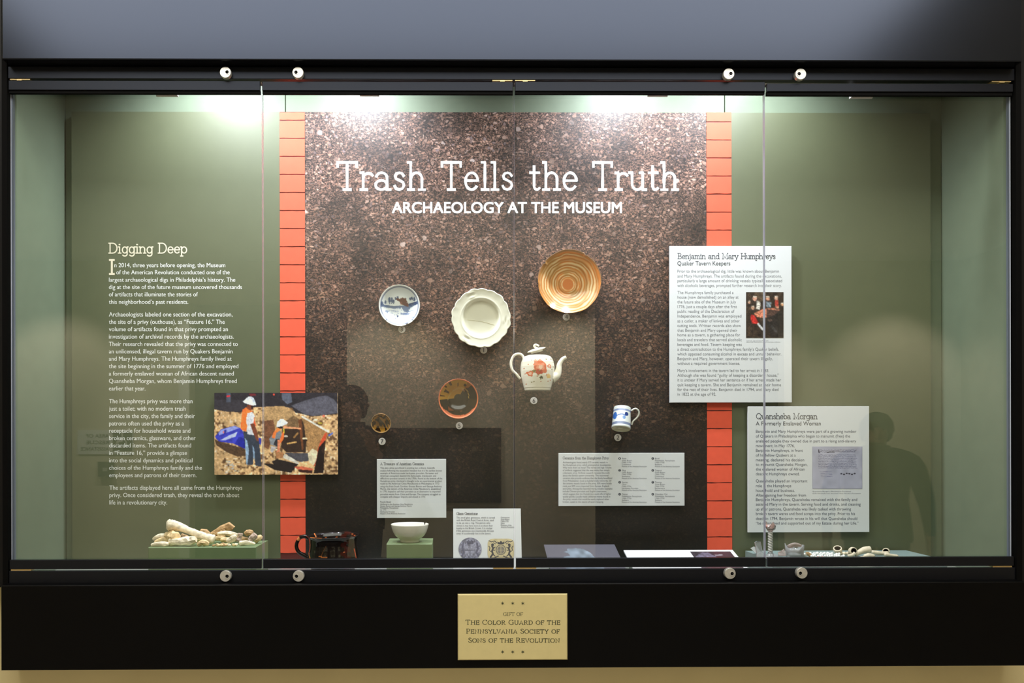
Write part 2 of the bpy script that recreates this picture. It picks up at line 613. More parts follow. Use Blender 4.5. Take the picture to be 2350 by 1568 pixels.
def glyphs():
    G = {}
    X = 0.62
    G['a'] = (0.56, [arc(.23, .43, .19, .19, 165, 0) + [(.42, 0)], [(.40, 0), (.54, 0)], ell(.22, .17, .2, .17)])
    G['b'] = (0.56, [[(.08, 1), (.08, 0)], [(-.02, 1), (.08, 1)], ell(.29, .31, .21, .31)])
    G['c'] = (0.50, [arc(.27, .31, .23, .31, 40, 320)])
    G['d'] = (0.60, [ell(.26, .31, .22, .31), [(.48, 1), (.48, 0)], [(.36, 1), (.48, 1)], [(.48, 0), (.6, 0)]])
    G['e'] = (0.54, [[(.05, .33), (.48, .33)], arc(.26, .31, .22, .31, 4, 322, 18)])
    G['f'] = (0.36, [arc(.3, .82, .16, .18, 30, 180) + [(.14, 0)], [(.02, 0), (.28, 0)], [(0, X), (.32, X)]])
    G['g'] = (0.58, [ell(.26, .31, .21, .31), [(.47, X), (.47, -.1)] + arc(.26, -.1, .21, .2, 0, -150), [(.47, X), (.57, X)]])
    G['h'] = (0.60, [[(.08, 1), (.08, 0)], [(-.02, 1), (.08, 1)], [(-.02, 0), (.2, 0)], arc(.28, .4, .19, .22, 180, 0) + [(.47, 0)], [(.36, 0), (.58, 0)]])
    G['i'] = (0.28, [[(.12, X), (.12, 0)], [(.0, X), (.12, X)], [(0, 0), (.25, 0)], [(.07, .86), (.16, .86)]])
    G['j'] = (0.28, [[(.14, X), (.14, -.1)] + arc(.0, -.1, .14, .2, 0, -110), [(.02, X), (.14, X)], [(.09, .86), (.18, .86)]])
    G['k'] = (0.56, [[(.08, 1), (.08, 0)], [(-.02, 1), (.08, 1)], [(-.02, 0), (.2, 0)], [(.1, .25), (.42, X)], [(.2, .36), (.46, 0)], [(.38, 0), (.56, 0)], [(.32, X), (.52, X)]])
    G['l'] = (0.28, [[(.12, 1), (.12, 0)], [(0, 1), (.12, 1)], [(0, 0), (.25, 0)]])
    G['m'] = (0.84, [[(.08, X), (.08, 0)], [(-.02, X), (.08, X)], [(-.02, 0), (.18, 0)], arc(.235, .42, .155, .2, 180, 0) + [(.39, 0)], [(.3, 0), (.48, 0)], arc(.545, .42, .155, .2, 180, 0) + [(.70, 0)], [(.6, 0), (.82, 0)]])
    G['n'] = (0.60, [[(.08, X), (.08, 0)], [(-.02, X), (.08, X)], [(-.02, 0), (.2, 0)], arc(.28, .4, .19, .22, 180, 0) + [(.47, 0)], [(.36, 0), (.58, 0)]])
    G['o'] = (0.56, [ell(.27, .31, .23, .31)])
    G['p'] = (0.56, [[(.08, X), (.08, -.3)], [(-.02, X), (.08, X)], [(-.02, -.3), (.2, -.3)], ell(.3, .31, .22, .31)])
    G['r'] = (0.44, [[(.1, X), (.1, 0)], [(0, 0), (.24, 0)], [(0, X), (.1, X)], arc(.28, .4, .18, .2, 180, 35)])
    G['s'] = (0.46, [[(.37, .5), (.31, .59), (.22, .62), (.12, .59), (.07, .5), (.1, .4), (.22, .34), (.34, .27), (.38, .16), (.32, .04), (.21, 0), (.1, .04), (.05, .14)]])
    G['t'] = (0.40, [[(.14, .86), (.14, .12)] + arc(.24, .12, .1, .12, 180, 330, 6), [(0, X), (.32, X)]])
    G['u'] = (0.62, [[(.09, X), (.09, .22)] + arc(.28, .22, .19, .22, 180, 360) + [(.47, X)], [(.47, .3), (.47, 0)], [(.47, 0), (.6, 0)], [(-.02, X), (.09, X)], [(.36, X), (.47, X)]])
    G['v'] = (0.54, [[(.05, X), (.26, 0), (.47, X)], [(-.04, X), (.15, X)], [(.37, X), (.55, X)]])
    G['w'] = (0.78, [[(.05, X), (.2, 0), (.37, .5), (.54, 0), (.7, X)], [(-.04, X), (.15, X)], [(.6, X), (.78, X)]])
    G['y'] = (0.54, [[(.05, X), (.27, .02)], [(.48, X), (.22, -.18), (.12, -.28), (.0, -.26)], [(-.04, X), (.15, X)], [(.38, X), (.56, X)]])
    G['A'] = (0.78, [[(.06, 0), (.36, 1), (.66, 0)], [(.17, .34), (.55, .34)], [(-.04, 0), (.18, 0)], [(.54, 0), (.76, 0)]])
    G['B'] = (0.70, [[(.12, 1), (.12, 0)], [(0, 1), (.12, 1)] + arc(.34, .76, .2, .24, 90, -90) + [(.12, .52)], [(.12, .52)] + arc(.38, .26, .23, .26, 90, -90) + [(0, 0)]])
    G['C'] = (0.76, [arc(.4, .5, .36, .5, 42, 318, 20), [(.67, .98), (.67, .74)]])
    G['D'] = (0.80, [[(.12, 1), (.12, 0)], [(0, 1), (.12, 1)] + arc(.34, .5, .38, .5, 90, -90, 16) + [(0, 0)]])
    G['E'] = (0.64, [[(.12, 1), (.12, 0)], [(0, 1), (.56, 1), (.56, .82)], [(0, 0), (.58, 0), (.58, .2)], [(.12, .52), (.44, .52)], [(.44, .62), (.44, .42)]])
    G['F'] = (0.60, [[(.12, 1), (.12, 0)], [(0, 1), (.55, 1), (.55, .82)], [(0, 0), (.26, 0)], [(.12, .5), (.42, .5)], [(.42, .6), (.42, .4)]])
    G['G'] = (0.82, [arc(.4, .5, .36, .5, 42, 330, 20), [(.70, 0.02), (.70, .42)], [(.54, .42), (.8, .42)], [(.67, .98), (.67, .76)]])
    G['H'] = (0.84, [[(.12, 1), (.12, 0)], [(.68, 1), (.68, 0)], [(.12, .52), (.68, .52)], [(0, 1), (.25, 1)], [(0, 0), (.25, 0)], [(.56, 1), (.8, 1)], [(.56, 0), (.8, 0)]])
    G['I'] = (0.34, [[(.15, 1), (.15, 0)], [(0, 1), (.3, 1)], [(0, 0), (.3, 0)]])
    G['L'] = (0.62, [[(.12, 1), (.12, 0)], [(0, 1), (.26, 1)], [(0, 0), (.56, 0), (.56, .22)]])
    G['M'] = (0.98, [[(.12, 0), (.12, 1), (.46, .1), (.8, 1), (.8, 0)], [(0, 1), (.14, 1)], [(.78, 1), (.92, 1)], [(0, 0), (.25, 0)], [(.68, 0), (.92, 0)]])
    G['N'] = (0.86, [[(.12, 0), (.12, 1), (.68, 0), (.68, 1)], [(0, 1), (.12, 1)], [(0, 0), (.25, 0)], [(.56, 1), (.8, 1)]])
    G['O'] = (0.82, [ell(.39, .5, .36, .5, 26)])
    G['P'] = (0.64, [[(.12, 1), (.12, 0)], [(0, 1), (.12, 1)] + arc(.34, .74, .22, .26, 90, -90) + [(.12, .48)], [(0, 0), (.27, 0)]])
    G['Q'] = (0.84, [ell(.39, .5, .36, .5, 26), [(.42, .2), (.56, .02), (.76, -.1)]])
    G['R'] = (0.74, [[(.12, 1), (.12, 0)], [(0, 1), (.12, 1)] + arc(.34, .76, .2, .24, 90, -90) + [(.12, .52)], [(.32, .52), (.6, 0), (.72, 0)], [(0, 0), (.27, 0)]])
    G['S'] = (0.58, [[(.47, .8), (.4, .95), (.27, 1), (.13, .95), (.07, .8), (.12, .64), (.28, .54), (.44, .44), (.5, .28), (.44, .07), (.28, 0), (.13, .05), (.05, .22)]])
    G['T'] = (0.74, [[(.02, .84), (.02, 1), (.68, 1), (.68, .84)], [(.35, 1), (.35, 0)], [(.22, 0), (.48, 0)]])
    G['U'] = (0.80, [[(.12, 1), (.12, .34)] + arc(.38, .34, .26, .34, 180, 360) + [(.64, 1)], [(0, 1), (.24, 1)], [(.53, 1), (.75, 1)]])
    G['V'] = (0.76, [[(.07, 1), (.36, 0), (.66, 1)], [(-.04, 1), (.19, 1)], [(.55, 1), (.76, 1)]])
    G['Y'] = (0.74, [[(.06, 1), (.35, .46)], [(.64, 1), (.35, .46), (.35, 0)], [(-.04, 1), (.17, 1)], [(.54, 1), (.74, 1)], [(.22, 0), (.48, 0)]])
    return G


GL = glyphs()


def slab_strokes(txt, small=0.0, gap=0.0):
    out, x = [], 0.0
    for ch in txt:
        if ch == ' ':
            x += 0.40
            continue
        k = 1.0
        if small and ch.islower():
            ch, k = ch.upper(), small
        adv, st = GL[ch]
        for s in st:
            closed = isinstance(s, tuple) and s[0] == 'c'
            pts = s[1] if closed else s
            out.append(([(x + px * k, py * k) for px, py in pts], closed, 1.0))
        x += adv * k + gap
    return out, x - 0.05 - gap


def ribbon(P, w, closed, contrast, jitter):
    n = len(P)
    v, f = [], []
    for i in range(n):
        a, b = (P[i - 1] if (i > 0 or closed) else P[i]), (P[(i + 1) % n] if (i < n - 1 or closed) else P[i])
        d1, d2 = P[i] - a, b - P[i]
        l1, l2 = np.hypot(*d1), np.hypot(*d2)
        d1 = d1 / l1 if l1 > 1e-9 else None
        d2 = d2 / l2 if l2 > 1e-9 else None
        t = d1 if d2 is None else d2 if d1 is None else d1 + d2
        lt = np.hypot(*t)
        t = t / lt if lt > 1e-6 else d1
        nrm = np.array([-t[1], t[0]])
        m = 1.0
        if d1 is not None and d2 is not None:
            m = min(1.0 / max(abs(np.dot(nrm, np.array([-d1[1], d1[0]]))), 0.5), 1.6)
        ww = w * 0.5 * m * (1 - contrast + contrast * abs(t[1]))
        if jitter:
            ww *= 1 + random.uniform(-jitter, jitter)
        p = P[i].copy()
        e = w * 0.32 * (1 - contrast * 0.7)
        if not closed and i == 0 and d2 is not None:
            p = p - d2 * e
        if not closed and i == n - 1 and d1 is not None:
            p = p + d1 * e
        v += [tuple(p + nrm * ww), tuple(p - nrm * ww)]
    m = n if closed else n - 1
    for i in range(m):
        j = (i + 1) % n
        f.append((2 * i, 2 * i + 1, 2 * j + 1, 2 * j))
    return v, f


def on_plane(Y, lift=0.00015):
    return lambda x, y, k: tuple(at(x, y, Y - lift - k * 1.5e-6))


# ---------------------------------------------------------------- painted prints (flat, colour per vertex)
class Print:
    def __init__(s, w, h, rgb):
        s.w, s.h = w, h
        s.c = np.ones((h, w, 3)) * np.array(rgb, dtype=float)
        s.yy, s.xx = np.mgrid[0:h, 0:w]
        s.sx = s.sy = 1.0
        s.ox = s.oy = 0.0

    def window(s, x0, x1, y0, y1):
        s.ox, s.oy = x0, y0
        s.sx, s.sy = (s.w - 1) / (x1 - x0), (s.h - 1) / (y1 - y0)

    def mask(s, pts):
        P = [((x - s.ox) * s.sx, (y - s.oy) * s.sy) for x, y in pts]
        inside = np.zeros((s.h, s.w), bool)
        n = len(P)
        for i in range(n):
            (x0, y0), (x1, y1) = P[i], P[(i + 1) % n]
            if y0 == y1:
                continue
            cond = (s.yy >= min(y0, y1)) & (s.yy < max(y0, y1))
            xi = x0 + (s.yy - y0) * (x1 - x0) / (y1 - y0)
            inside ^= cond & (s.xx < xi)
        return inside

    def poly(s, pts, rgb, a=1.0, noise=0.0):
        m = s.mask(pts)
        c = np.array(rgb, dtype=float)
        if noise:
            c = c * (1 + noise * RNG.standard_normal((s.h, s.w, 1)))
            s.c[m] = (s.c * (1 - a) + c * a)[m]
        else:
            s.c[m] = s.c[m] * (1 - a) + c * a

    def ellipse(s, cx, cy, rx, ry, rgb, a=1.0):
        X, Y = (s.xx / s.sx + s.ox - cx) / rx, (s.yy / s.sy + s.oy - cy) / ry
        m = X * X + Y * Y < 1
        s.c[m] = s.c[m] * (1 - a) + np.array(rgb, dtype=float) * a

    def line(s, pts, wd, rgb, a=1.0):
        X, Y = s.xx / s.sx + s.ox, s.yy / s.sy + s.oy
        d = np.full((s.h, s.w), 1e9)
        for (x0, y0), (x1, y1) in zip(pts[:-1], pts[1:]):
            L2 = (x1 - x0) ** 2 + (y1 - y0) ** 2 + 1e-9
            t = np.clip(((X - x0) * (x1 - x0) + (Y - y0) * (y1 - y0)) / L2, 0, 1)
            d = np.minimum(d, np.hypot(X - x0 - t * (x1 - x0), Y - y0 - t * (y1 - y0)))
        m = d < wd
        s.c[m] = s.c[m] * (1 - a) + np.array(rgb, dtype=float) * a

    def build(s, name, corner, parent, m=None):
        """corner(u, v) -> world point, u right, v down in 0..1"""
        u, v = s.xx.ravel() / (s.w - 1), s.yy.ravel() / (s.h - 1)
        verts = [corner(a, b) for a, b in zip(u, v)]
        idx = np.arange(s.w * s.h).reshape(s.h, s.w)
        f = np.stack([idx[:-1, :-1], idx[1:, :-1], idx[1:, 1:], idx[:-1, 1:]], -1).reshape(-1, 4)
        return mk(name, verts, f.tolist(), m or M['vprint'], parent, vcol=lin(np.clip(s.c.reshape(-1, 3), 0, 255)))


def vnoise(w, h, cells, seed=0):
    r = np.random.default_rng(seed)
    cw, ch = cells, max(2, int(cells * h / w))
    g = r.random((ch + 2, cw + 2))
    x, y = np.linspace(0, cw - 0.001, w), np.linspace(0, ch - 0.001, h)
    xi, yi = x.astype(int), y.astype(int)
    fx, fy = (x - xi)[None, :], (y - yi)[:, None]
    fx, fy = fx * fx * (3 - 2 * fx), fy * fy * (3 - 2 * fy)
    a, b = g[yi][:, xi], g[yi][:, xi + 1]
    c, d = g[yi + 1][:, xi], g[yi + 1][:, xi + 1]
    return (a * (1 - fx) + b * fx) * (1 - fy) + (c * (1 - fx) + d * fx) * fy


def rect_corner(px0, px1, py0, py1, Y, k=0):
    a, b, c, d = at(px0, py0, Y), at(px1, py0, Y), at(px0, py1, Y), at(px1, py1, Y)
    off = Vector((0, -0.0004 - k * 1e-5, 0))
    return lambda u, v: (a * (1 - u) + b * u) * (1 - v) + (c * (1 - u) + d * u) * v + off

# ================================================================ depth planes
Y_BACK, Y_PANEL, Y_BOARD = 0.286, 0.266, 0.250
FLOOR_Z = PZ(1338, 0.0)
XL, XR = PX(25, 0.0), PX(2322, 0.0)
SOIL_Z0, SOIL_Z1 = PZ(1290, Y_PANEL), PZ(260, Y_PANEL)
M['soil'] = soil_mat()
CEIL_Z = 2.66

# ================================================================ the gallery (setting)
WALL_Y = 0.03
RX0, RX1, RY0, RH = -4.6, 5.2, -6.0, 3.2
cx0, cx1, cz0, cz1 = XL - 0.02, XR + 0.02, FLOOR_Z - 0.10, 2.70
wb = MB()
wb.box(RX0, cx0, WALL_Y, WALL_Y + 0.12, 0, RH).box(cx1, RX1, WALL_Y, WALL_Y + 0.12, 0, RH)
wb.box(cx0, cx1, WALL_Y, WALL_Y + 0.12, 0, cz0).box(cx0, cx1, WALL_Y, WALL_Y + 0.12, cz1, RH)
structure(wb.build('wall_back', M['wall']))
structure(box('floor', RX0, RX1, RY0, 0.15, -0.06, 0, M['floor']))
structure(box('ceiling', RX0, RX1, RY0, 0.15, RH, RH + 0.06, M['ceiling']))
structure(box('wall_left', RX0 - 0.1, RX0, RY0, 0.15, 0, RH, M['far_wall']))
structure(box('wall_right', RX1, RX1 + 0.1, RY0, 0.15, 0, RH, M['far_wall']))


def vx(px):  # a point of the mirrored gallery seen in the glass -> its x on the far wall
    return at(px, 900, -RY0).x


def vz(py):
    return at(1000, py, -RY0).z


wf = MB()
oL0, oL1, oLz = vx(436), vx(796), vz(694)
oR0, oR1, oRz = vx(1366), vx(1800), vz(667)
y0, y1 = RY0 - 0.15, RY0
wf.box(RX0, oL0, y0, y1, 0, RH).box(oL1, oR0, y0, y1, 0, RH).box(oR1, RX1, y0, y1, 0, RH)
wf.box(oL0, oL1, y0, y1, oLz, RH).box(oR0, oR1, y0, y1, oRz, RH)
structure(wf.build('wall_front', M['far_wall']))
structure(box('trim_1', vx(412), oL0, y1, y1 + 0.03, 0, oLz + 0.05, M['trim']))

# sign and call box on the far wall, seen mirrored in the glass
sg = thing('wall_sign', 'pale refuge sign with wheelchair symbol on the far wall, mirrored in the glass', 'sign', (vx(220), RY0, vz(1015)))
box('sign_face', vx(178), vx(306), RY0, RY0 + 0.012, vz(1041), vz(986), M['sign_white'], sg)
sgx1, sgh = vx(178), 0.034
for i, t in enumerate(('AREA OF', 'RESCUE', 'ASSISTANCE')):
    v, f = text_outline(t, 0.02)
    wd = abs(vx(250) - vx(184)) * (0.8 if i < 2 else 1.0)
    kx = wd / (v[:, 0].max() - v[:, 0].min())
    zb = vz(1003 + 15 * i)
    # reads the right way round for someone facing the far wall
    sl = Lettering(lambda x, y, k: (x, RY0 + 0.0128, y))
    sl.put([(vx(251) - (a - v[:, 0].min()) * kx, zb + b * sgh / CAP) for a, b in v], f)
    sl.build('sign_lettering', M['sign_dark'], sg)
box('symbol_square', vx(259), vx(304), RY0 + 0.012, RY0 + 0.014, vz(1034), vz(991), M['sign_dark'], sg)
wc = Lettering(lambda x, y, k: (x, RY0 + 0.0146 + k * 2e-6, y))
scx, scz, sr = vx(281), vz(1016), 0.042
for P, cl in ((arc(scx, scz, sr, sr, 0, 345, 24), True), ([(scx, scz + 0.085), (scx, scz + 0.02), (scx - 0.05, scz + 0.02), (scx - 0.07, scz - 0.04)], False), (arc(scx, scz + 0.1, 0.008, 0.008, 0, 330, 10), True)):
    v, f = ribbon(np.array(P), 0.012, cl, 0, 0)
    wc.k += 1
    wc.put(v, f)
wc.build('wheelchair_symbol', M['sign_white'], sg)
cb = thing('call_box', 'small dark call box below the refuge sign on the far wall', 'call box', (vx(240), RY0, vz(1075)))
box('box_body', vx(228), vx(262), RY0, RY0 + 0.05, vz(1092), vz(1058), M['sign_dark'], cb, bev=0.006)
box('call_button', vx(240), vx(250), RY0 + 0.05, RY0 + 0.056, vz(1080), vz(1072), M['steel'], cb, bev=0.002)
dp = thing('dark_picture', 'large dark framed picture on the far wall, mirrored between the labels', 'picture', (vx(993), RY0, vz(1068)))
box('picture_face', vx(842), vx(1145), RY0, RY0 + 0.03, vz(1149), vz(987), M['screen'], dp, bev=0.004)
m = MB()
fa, fb, fc, fd = vx(842), vx(1145), vz(1149), vz(987)
m.box(fa - .02, fa, RY0, RY0 + .04, fc - .02, fd + .02).box(fb, fb + .02, RY0, RY0 + .04, fc - .02, fd + .02).box(fa, fb, RY0, RY0 + .04, fc - .02, fc).box(fa, fb, RY0, RY0 + .04, fd, fd + .02)
m.build('picture_frame', M['recess'], dp)

# ================================================================ the display case
case = thing('display_case', 'long black wall display case with four frameless glass doors', 'display case', (0.16, 0.0, FLOOR_Z))
YF = -0.045
bx0, bx1 = PX(2, YF, 1440), PX(2353, YF, 1440)
box('base_panel', bx0, bx1, YF, 0.028, PZ(1534, YF), PZ(1340, YF), M['black'], case, bev=0.002)
fx0, fx1 = PX(4, YF, 60), PX(2346, YF, 60)
box('top_fascia', fx0, fx1, YF, 0.028, PZ(138, YF), 2.95, M['fascia'], case, bev=0.002)
RAIL_Y0 = -0.012
zt_ur, zb_ur = PZ(155, RAIL_Y0), PZ(182.5, RAIL_Y0)
box('head_recess', PX(5, 0.0), PX(2345, 0.0), 0.0, 0.028, zt_ur, PZ(136, 0), M['recess'], case)
box('upper_rail', XL, XR, RAIL_Y0, 0.03, zb_ur, zt_ur, M['dark_rail'], case, bev=0.001)
zt_lr, zb_lr = PZ(1307, RAIL_Y0), PZ(1342, RAIL_Y0)
box('lower_rail', XL, XR, RAIL_Y0, -0.001, zb_lr - 0.004, zt_lr, M['dark_rail'], case, bev=0.001)
for s in (0, 1):
    a, b = (PX(5, -0.016), XL) if s == 0 else (XR, PX(2345, -0.016))
    box('side_post', a, b, -0.016, 0.0138, PZ(1342, 0), PZ(137, 0), M['recess'], case)
    a, b = (PX(-45, 0.0), PX(5, -0.012)) if s == 0 else (PX(2345, -0.012), PX(2390, 0.0))
    box('side_flange', a, b, -0.012, 0.0295, PZ(1342, 0), 2.95, M['flange'], case)
    a, b = (XL, XL + 0.004) if s == 0 else (XR - 0.004, XR)
    box('edge_strip', a, b, 0.004, 0.014, PZ(1303, 0), PZ(213, 0), M['edge_strip'], case)
# carcass
bzt = CEIL_Z
sx0, sx1 = PX(655, Y_BACK, 235), PX(1663, Y_BACK, 235)
for a, b in ((XL, sx0 - 0.001), (sx0 + 0.001, sx1 - 0.001), (sx1 + 0.001, XR)):
    box('back_board', a, b, Y_BACK, Y_BACK + 0.018, FLOOR_Z, bzt, M['green'], case, bev=0.0012)
box('back_carcass', XL - 0.018, XR + 0.018, Y_BACK + 0.018, Y_BACK + 0.03, FLOOR_Z - 0.018, bzt + 0.018, M['recess'], case)
box('side_board', XL - 0.018, XL - 0.0002, 0.0145, Y_BACK + 0.018, FLOOR_Z, bzt, M['green'], case)
box('side_board', XR, XR + 0.018, 0.0145, Y_BACK + 0.018, FLOOR_Z, bzt, M['green'], case)
box('case_floor', XL, XR, 0.0, Y_BACK + 0.018, FLOOR_Z - 0.018, FLOOR_Z, M['case_floor'], case)
box('case_ceiling', XL - 0.018, XR + 0.018, 0.0305, Y_BACK + 0.018, bzt, bzt + 0.018, M['green'], case)

# doors: glass pane > top rail, bottom rail, pivots
zg0, zg1 = PZ(1304, 0), PZ(190, 0)
edges = [PX(24, 0), PX(603, 0), PX(1180, 0), PX(1755, 0), PX(2321, 0)]
dz = [(PZ(215, RAIL_Y0), PZ(187, RAIL_Y0)), (PZ(215, RAIL_Y0), PZ(188, RAIL_Y0)), (PZ(214, RAIL_Y0), PZ(187, RAIL_Y0)), (PZ(216, RAIL_Y0), PZ(190, RAIL_Y0))]
GAP = 0.0014
PANE = 0.007


def pane(x0, x1, z0, z1):
    m = MB()
    v = [(x, y, z) for x in (x0, x1) for y in (0, PANE) for z in (z0, z1)]
    m.add(v, [(0, 4, 5, 1), (2, 3, 7, 6)], 0)
    m.add(v, [(0, 1, 3, 2), (4, 6, 7, 5), (0, 2, 6, 4), (1, 5, 7, 3)], 1)
    return m


for i in range(4):
    a, b = edges[i] + GAP, edges[i + 1] - GAP
    d = pane(a, b, zg0, zg1).build('glass_door', [M['glass'], M['glass_edge']], case)
    r0, r1 = dz[i]
    gz = PZ(208.5, RAIL_Y0)
    box('door_rail', a + 0.0015, b - 0.0015, RAIL_Y0, -0.0003, gz, r1, M['dark_rail'], d, bev=0.0008)
    box('rail_gasket', a + 0.0015, b - 0.0015, RAIL_Y0 + 0.003, -0.0003, r0, gz, M['recess'], d)
    box('door_rail', a + 0.0015, b - 0.0015, RAIL_Y0, -0.0003, PZ(1303, RAIL_Y0), PZ(1282, RAIL_Y0), M['dark_rail'], d, bev=0.0008)
    px_ = ((26, 72), (1131, 1177), (1183, 1229), (2275, 2319))[i]
    p0, p1 = PX(px_[0], -0.006), PX(px_[1], -0.006)
    for zt, zb, nub in ((182.4, 185.4, 1), (1303.2, 1306.2, -1)):
        m = MB().box(p0, p1, -0.010, 0.012, PZ(zb, -0.01), PZ(zt, -0.01))
        c = (p0 + p1) / 2
        if nub == 1:
            m.box(c - 0.006, c + 0.006, -0.0135, 0.0, PZ(188.5, -0.01), PZ(zb, -0.01))
        m.build('pivot_plate', M['brass'], d)

# cam locks: cylinder face with a key plug
lock_px = [(517, 165.5), (683.5, 166), (1673, 169), (1838, 169.5), (517, 1323), (684.5, 1323), (1676, 1317), (1841, 1316)]
lk_mesh = None
for i, (lx, ly) in enumerate(lock_px):
    c = at(lx, ly, RAIL_Y0 - 0.012)
    s = 1 if i % 2 == 0 else -1
    Mx = frame_matrix((c.x, RAIL_Y0, c.z), (0, -1, 0))
    r = PR(13, RAIL_Y0)
    v, f, _ = lathe([(r * 0.96, 0), (r * 0.96, 0.002), (r, 0.002), (r, 0.010), (r * 0.93, 0.0118), (0.0001, 0.0118)], 28, Mx)
    lk = mk('cam_lock', v, f, M['steel'], case, smooth=False)
    Mp = frame_matrix((c.x + s * r * 0.32, RAIL_Y0, c.z), (0, -1, 0))
    v, f, _ = lathe([(r * 0.42, 0.0116), (r * 0.42, 0.0127), (r * 0.30, 0.0127), (r * 0.28, 0.0118), (0.0001, 0.0118)], 20, Mp)
    mk('key_plug', v, f, M['steel'], lk)
    kx = c.x + s * r * 0.42
    box('key_slot', kx - r * 0.18, kx + r * 0.18, RAIL_Y0 - 0.0124, RAIL_Y0 - 0.0117, c.z - r * 0.08, c.z + r * 0.08, M['steel_dark'], lk)

# donor plaque on the base panel
plx0, plx1, plz0, plz1 = PX(1050.6, YF - 0.008, 1440), PX(1302.4, YF - 0.008, 1440), PZ(1515.5, YF - 0.008), PZ(1363.8, YF - 0.008)
plq = thing('plaque', 'gold donor plaque with dark engraved lettering on the black base', 'plaque', ((plx0 + plx1) / 2, YF, plz0))
m = MB().box(plx0, plx1, YF - 0.008, YF, plz0, plz1, 0, 0.0022)
m.build('plaque_plate', M['gold'], plq)
L = Lettering(on_plane(YF - 0.008))
L.slab('GIFT OF', 1154.8, 1413.5, 7.2, 1199.7, stroke=0.15, contrast=0.55, gap=0.06)
L.slab('The Color Guard of the', 1068.6, 1433.8, 10.4, 1285.2, stroke=0.15, contrast=0.55, small=0.86, gap=0.07)
L.slab('Pennsylvania Society of', 1070, 1454.2, 10.4, 1283.9, stroke=0.15, contrast=0.55, small=0.86, gap=0.07)
L.slab('Sons of the Revolution', 1074.6, 1474.8, 10.4, 1284.6, stroke=0.15, contrast=0.55, small=0.86, gap=0.07)
for sy in (1385, 1496.6):
    for sx in (1153.4, 1176.6, 1199.8):
        L.poly([(sx + (4.8 if k % 2 == 0 else 1.3) * math.sin(math.pi * k / 6), sy - (4.8 if k % 2 == 0 else 1.3) * math.cos(math.pi * k / 6)) for k in range(12)])
L.build('plaque_lettering', M['ink_green'], plq)

# spot lamps in the head of the case
for (lx, py, w), lab in zip(((384, 221.5, 50), (848, 220.5, 44), (1509, 221.5, 46), (1976, 226, 52)),
                            ('pale spot lamp at the top of the leftmost glass door', 'pale spot lamp above the left end of the title',
                             'pale spot lamp above the right end of the title', 'pale spot lamp at the top of the rightmost glass door')):
    yl = 0.06
    c = at(lx, py, yl)
    hw = PR(w / 2, yl)
    t = thing('spot_lamp', lab, 'lamp', (c.x, yl, CEIL_Z), 'spot lamps in the case head')
    MB().box(c.x - hw, c.x + hw, yl - 0.006, yl + 0.006, c.z, c.z + 0.05, 0, 0.003).build('lamp_head', M['lamp_shell'], t)
    v, f = tube([(c.x, yl - 0.01, c.z + 0.05), (c.x, yl - 0.01, CEIL_Z)], 0.004, 10)
    mk('lamp_stem', v, f, M['lamp_shell'], t)
    si = min(range(4), key=lambda i: abs(SPOT_X[i] - c.x))
    v, f, _ = lathe([(0.0001, 0.0), (0.024, 0.0), (0.036, -0.045), (0.034, -0.045), (0.022, -0.006), (0.0001, -0.006)], 24, Matrix.Translation((SPOT_X[si], SPOT_Y, CEIL_Z - 0.002)))
    mk('lamp_can', v, f, M['lamp_shell'], t, smooth=True)

# ================================================================ printed backdrop
gp = thing('graphic_panel', 'tall printed backdrop of green, brick stripes and dark soil filling the case back', 'display panel', (0.15, Y_PANEL, FLOOR_Z))
gx0, gx1 = PX(165, Y_PANEL), PX(2136, Y_PANEL)
gz1 = PZ(258, Y_PANEL)
box('green_board', gx0, gx1, Y_PANEL, Y_BACK, FLOOR_Z, gz1, M['panel_green'], gp)
s0, s1 = PX(700.5, Y_PANEL), PX(1622, Y_PANEL)
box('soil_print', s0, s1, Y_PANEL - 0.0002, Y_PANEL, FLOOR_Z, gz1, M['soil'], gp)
for (a, b, first) in ((643, 700.5, 276.7), (1622, 1679, 280.3)):
    x0, x1 = PX(a, Y_PANEL), PX(b, Y_PANEL)
    box('brick_stripe_joint', x0, x1, Y_PANEL - 0.0005, Y_PANEL, FLOOR_Z, gz1, M['joint'], gp)
    ys = [258.5] + [first + 41.4 * k for k in range(26)]
    zz = [PZ(y, Y_PANEL, (a + b) / 2) for y in ys]
    for k in range(25):
        zt, zb = zz[k] - (0.0014 if k else 0), zz[k + 1] + 0.0014
        zb = max(zb, FLOOR_Z)
        if zt - zb < 0.004:
            continue
        xs = np.linspace(x0, x1, 7)
        top = [(x, zt + random.uniform(-.0006, .0004)) for x in xs]
        bot = [(x, zb + random.uniform(-.0004, .0006)) for x in xs]
        fr = Y_PANEL - 0.0014
        v = [(x, fr, z) for x, z in top] + [(x, fr, z) for x, z in bot] + [(x, Y_PANEL, z) for x, z in top] + [(x, Y_PANEL, z) for x, z in bot]
        f = []
        for q in range(6):
            f += [(q, 7 + q, 8 + q, q + 1), (14 + q, q, q + 1, 15 + q), (7 + q, 21 + q, 22 + q, 8 + q)]
        f += [(0, 14, 21, 7), (6, 13, 27, 20)]
        mk('brick', v, f, M['brick'], gp)
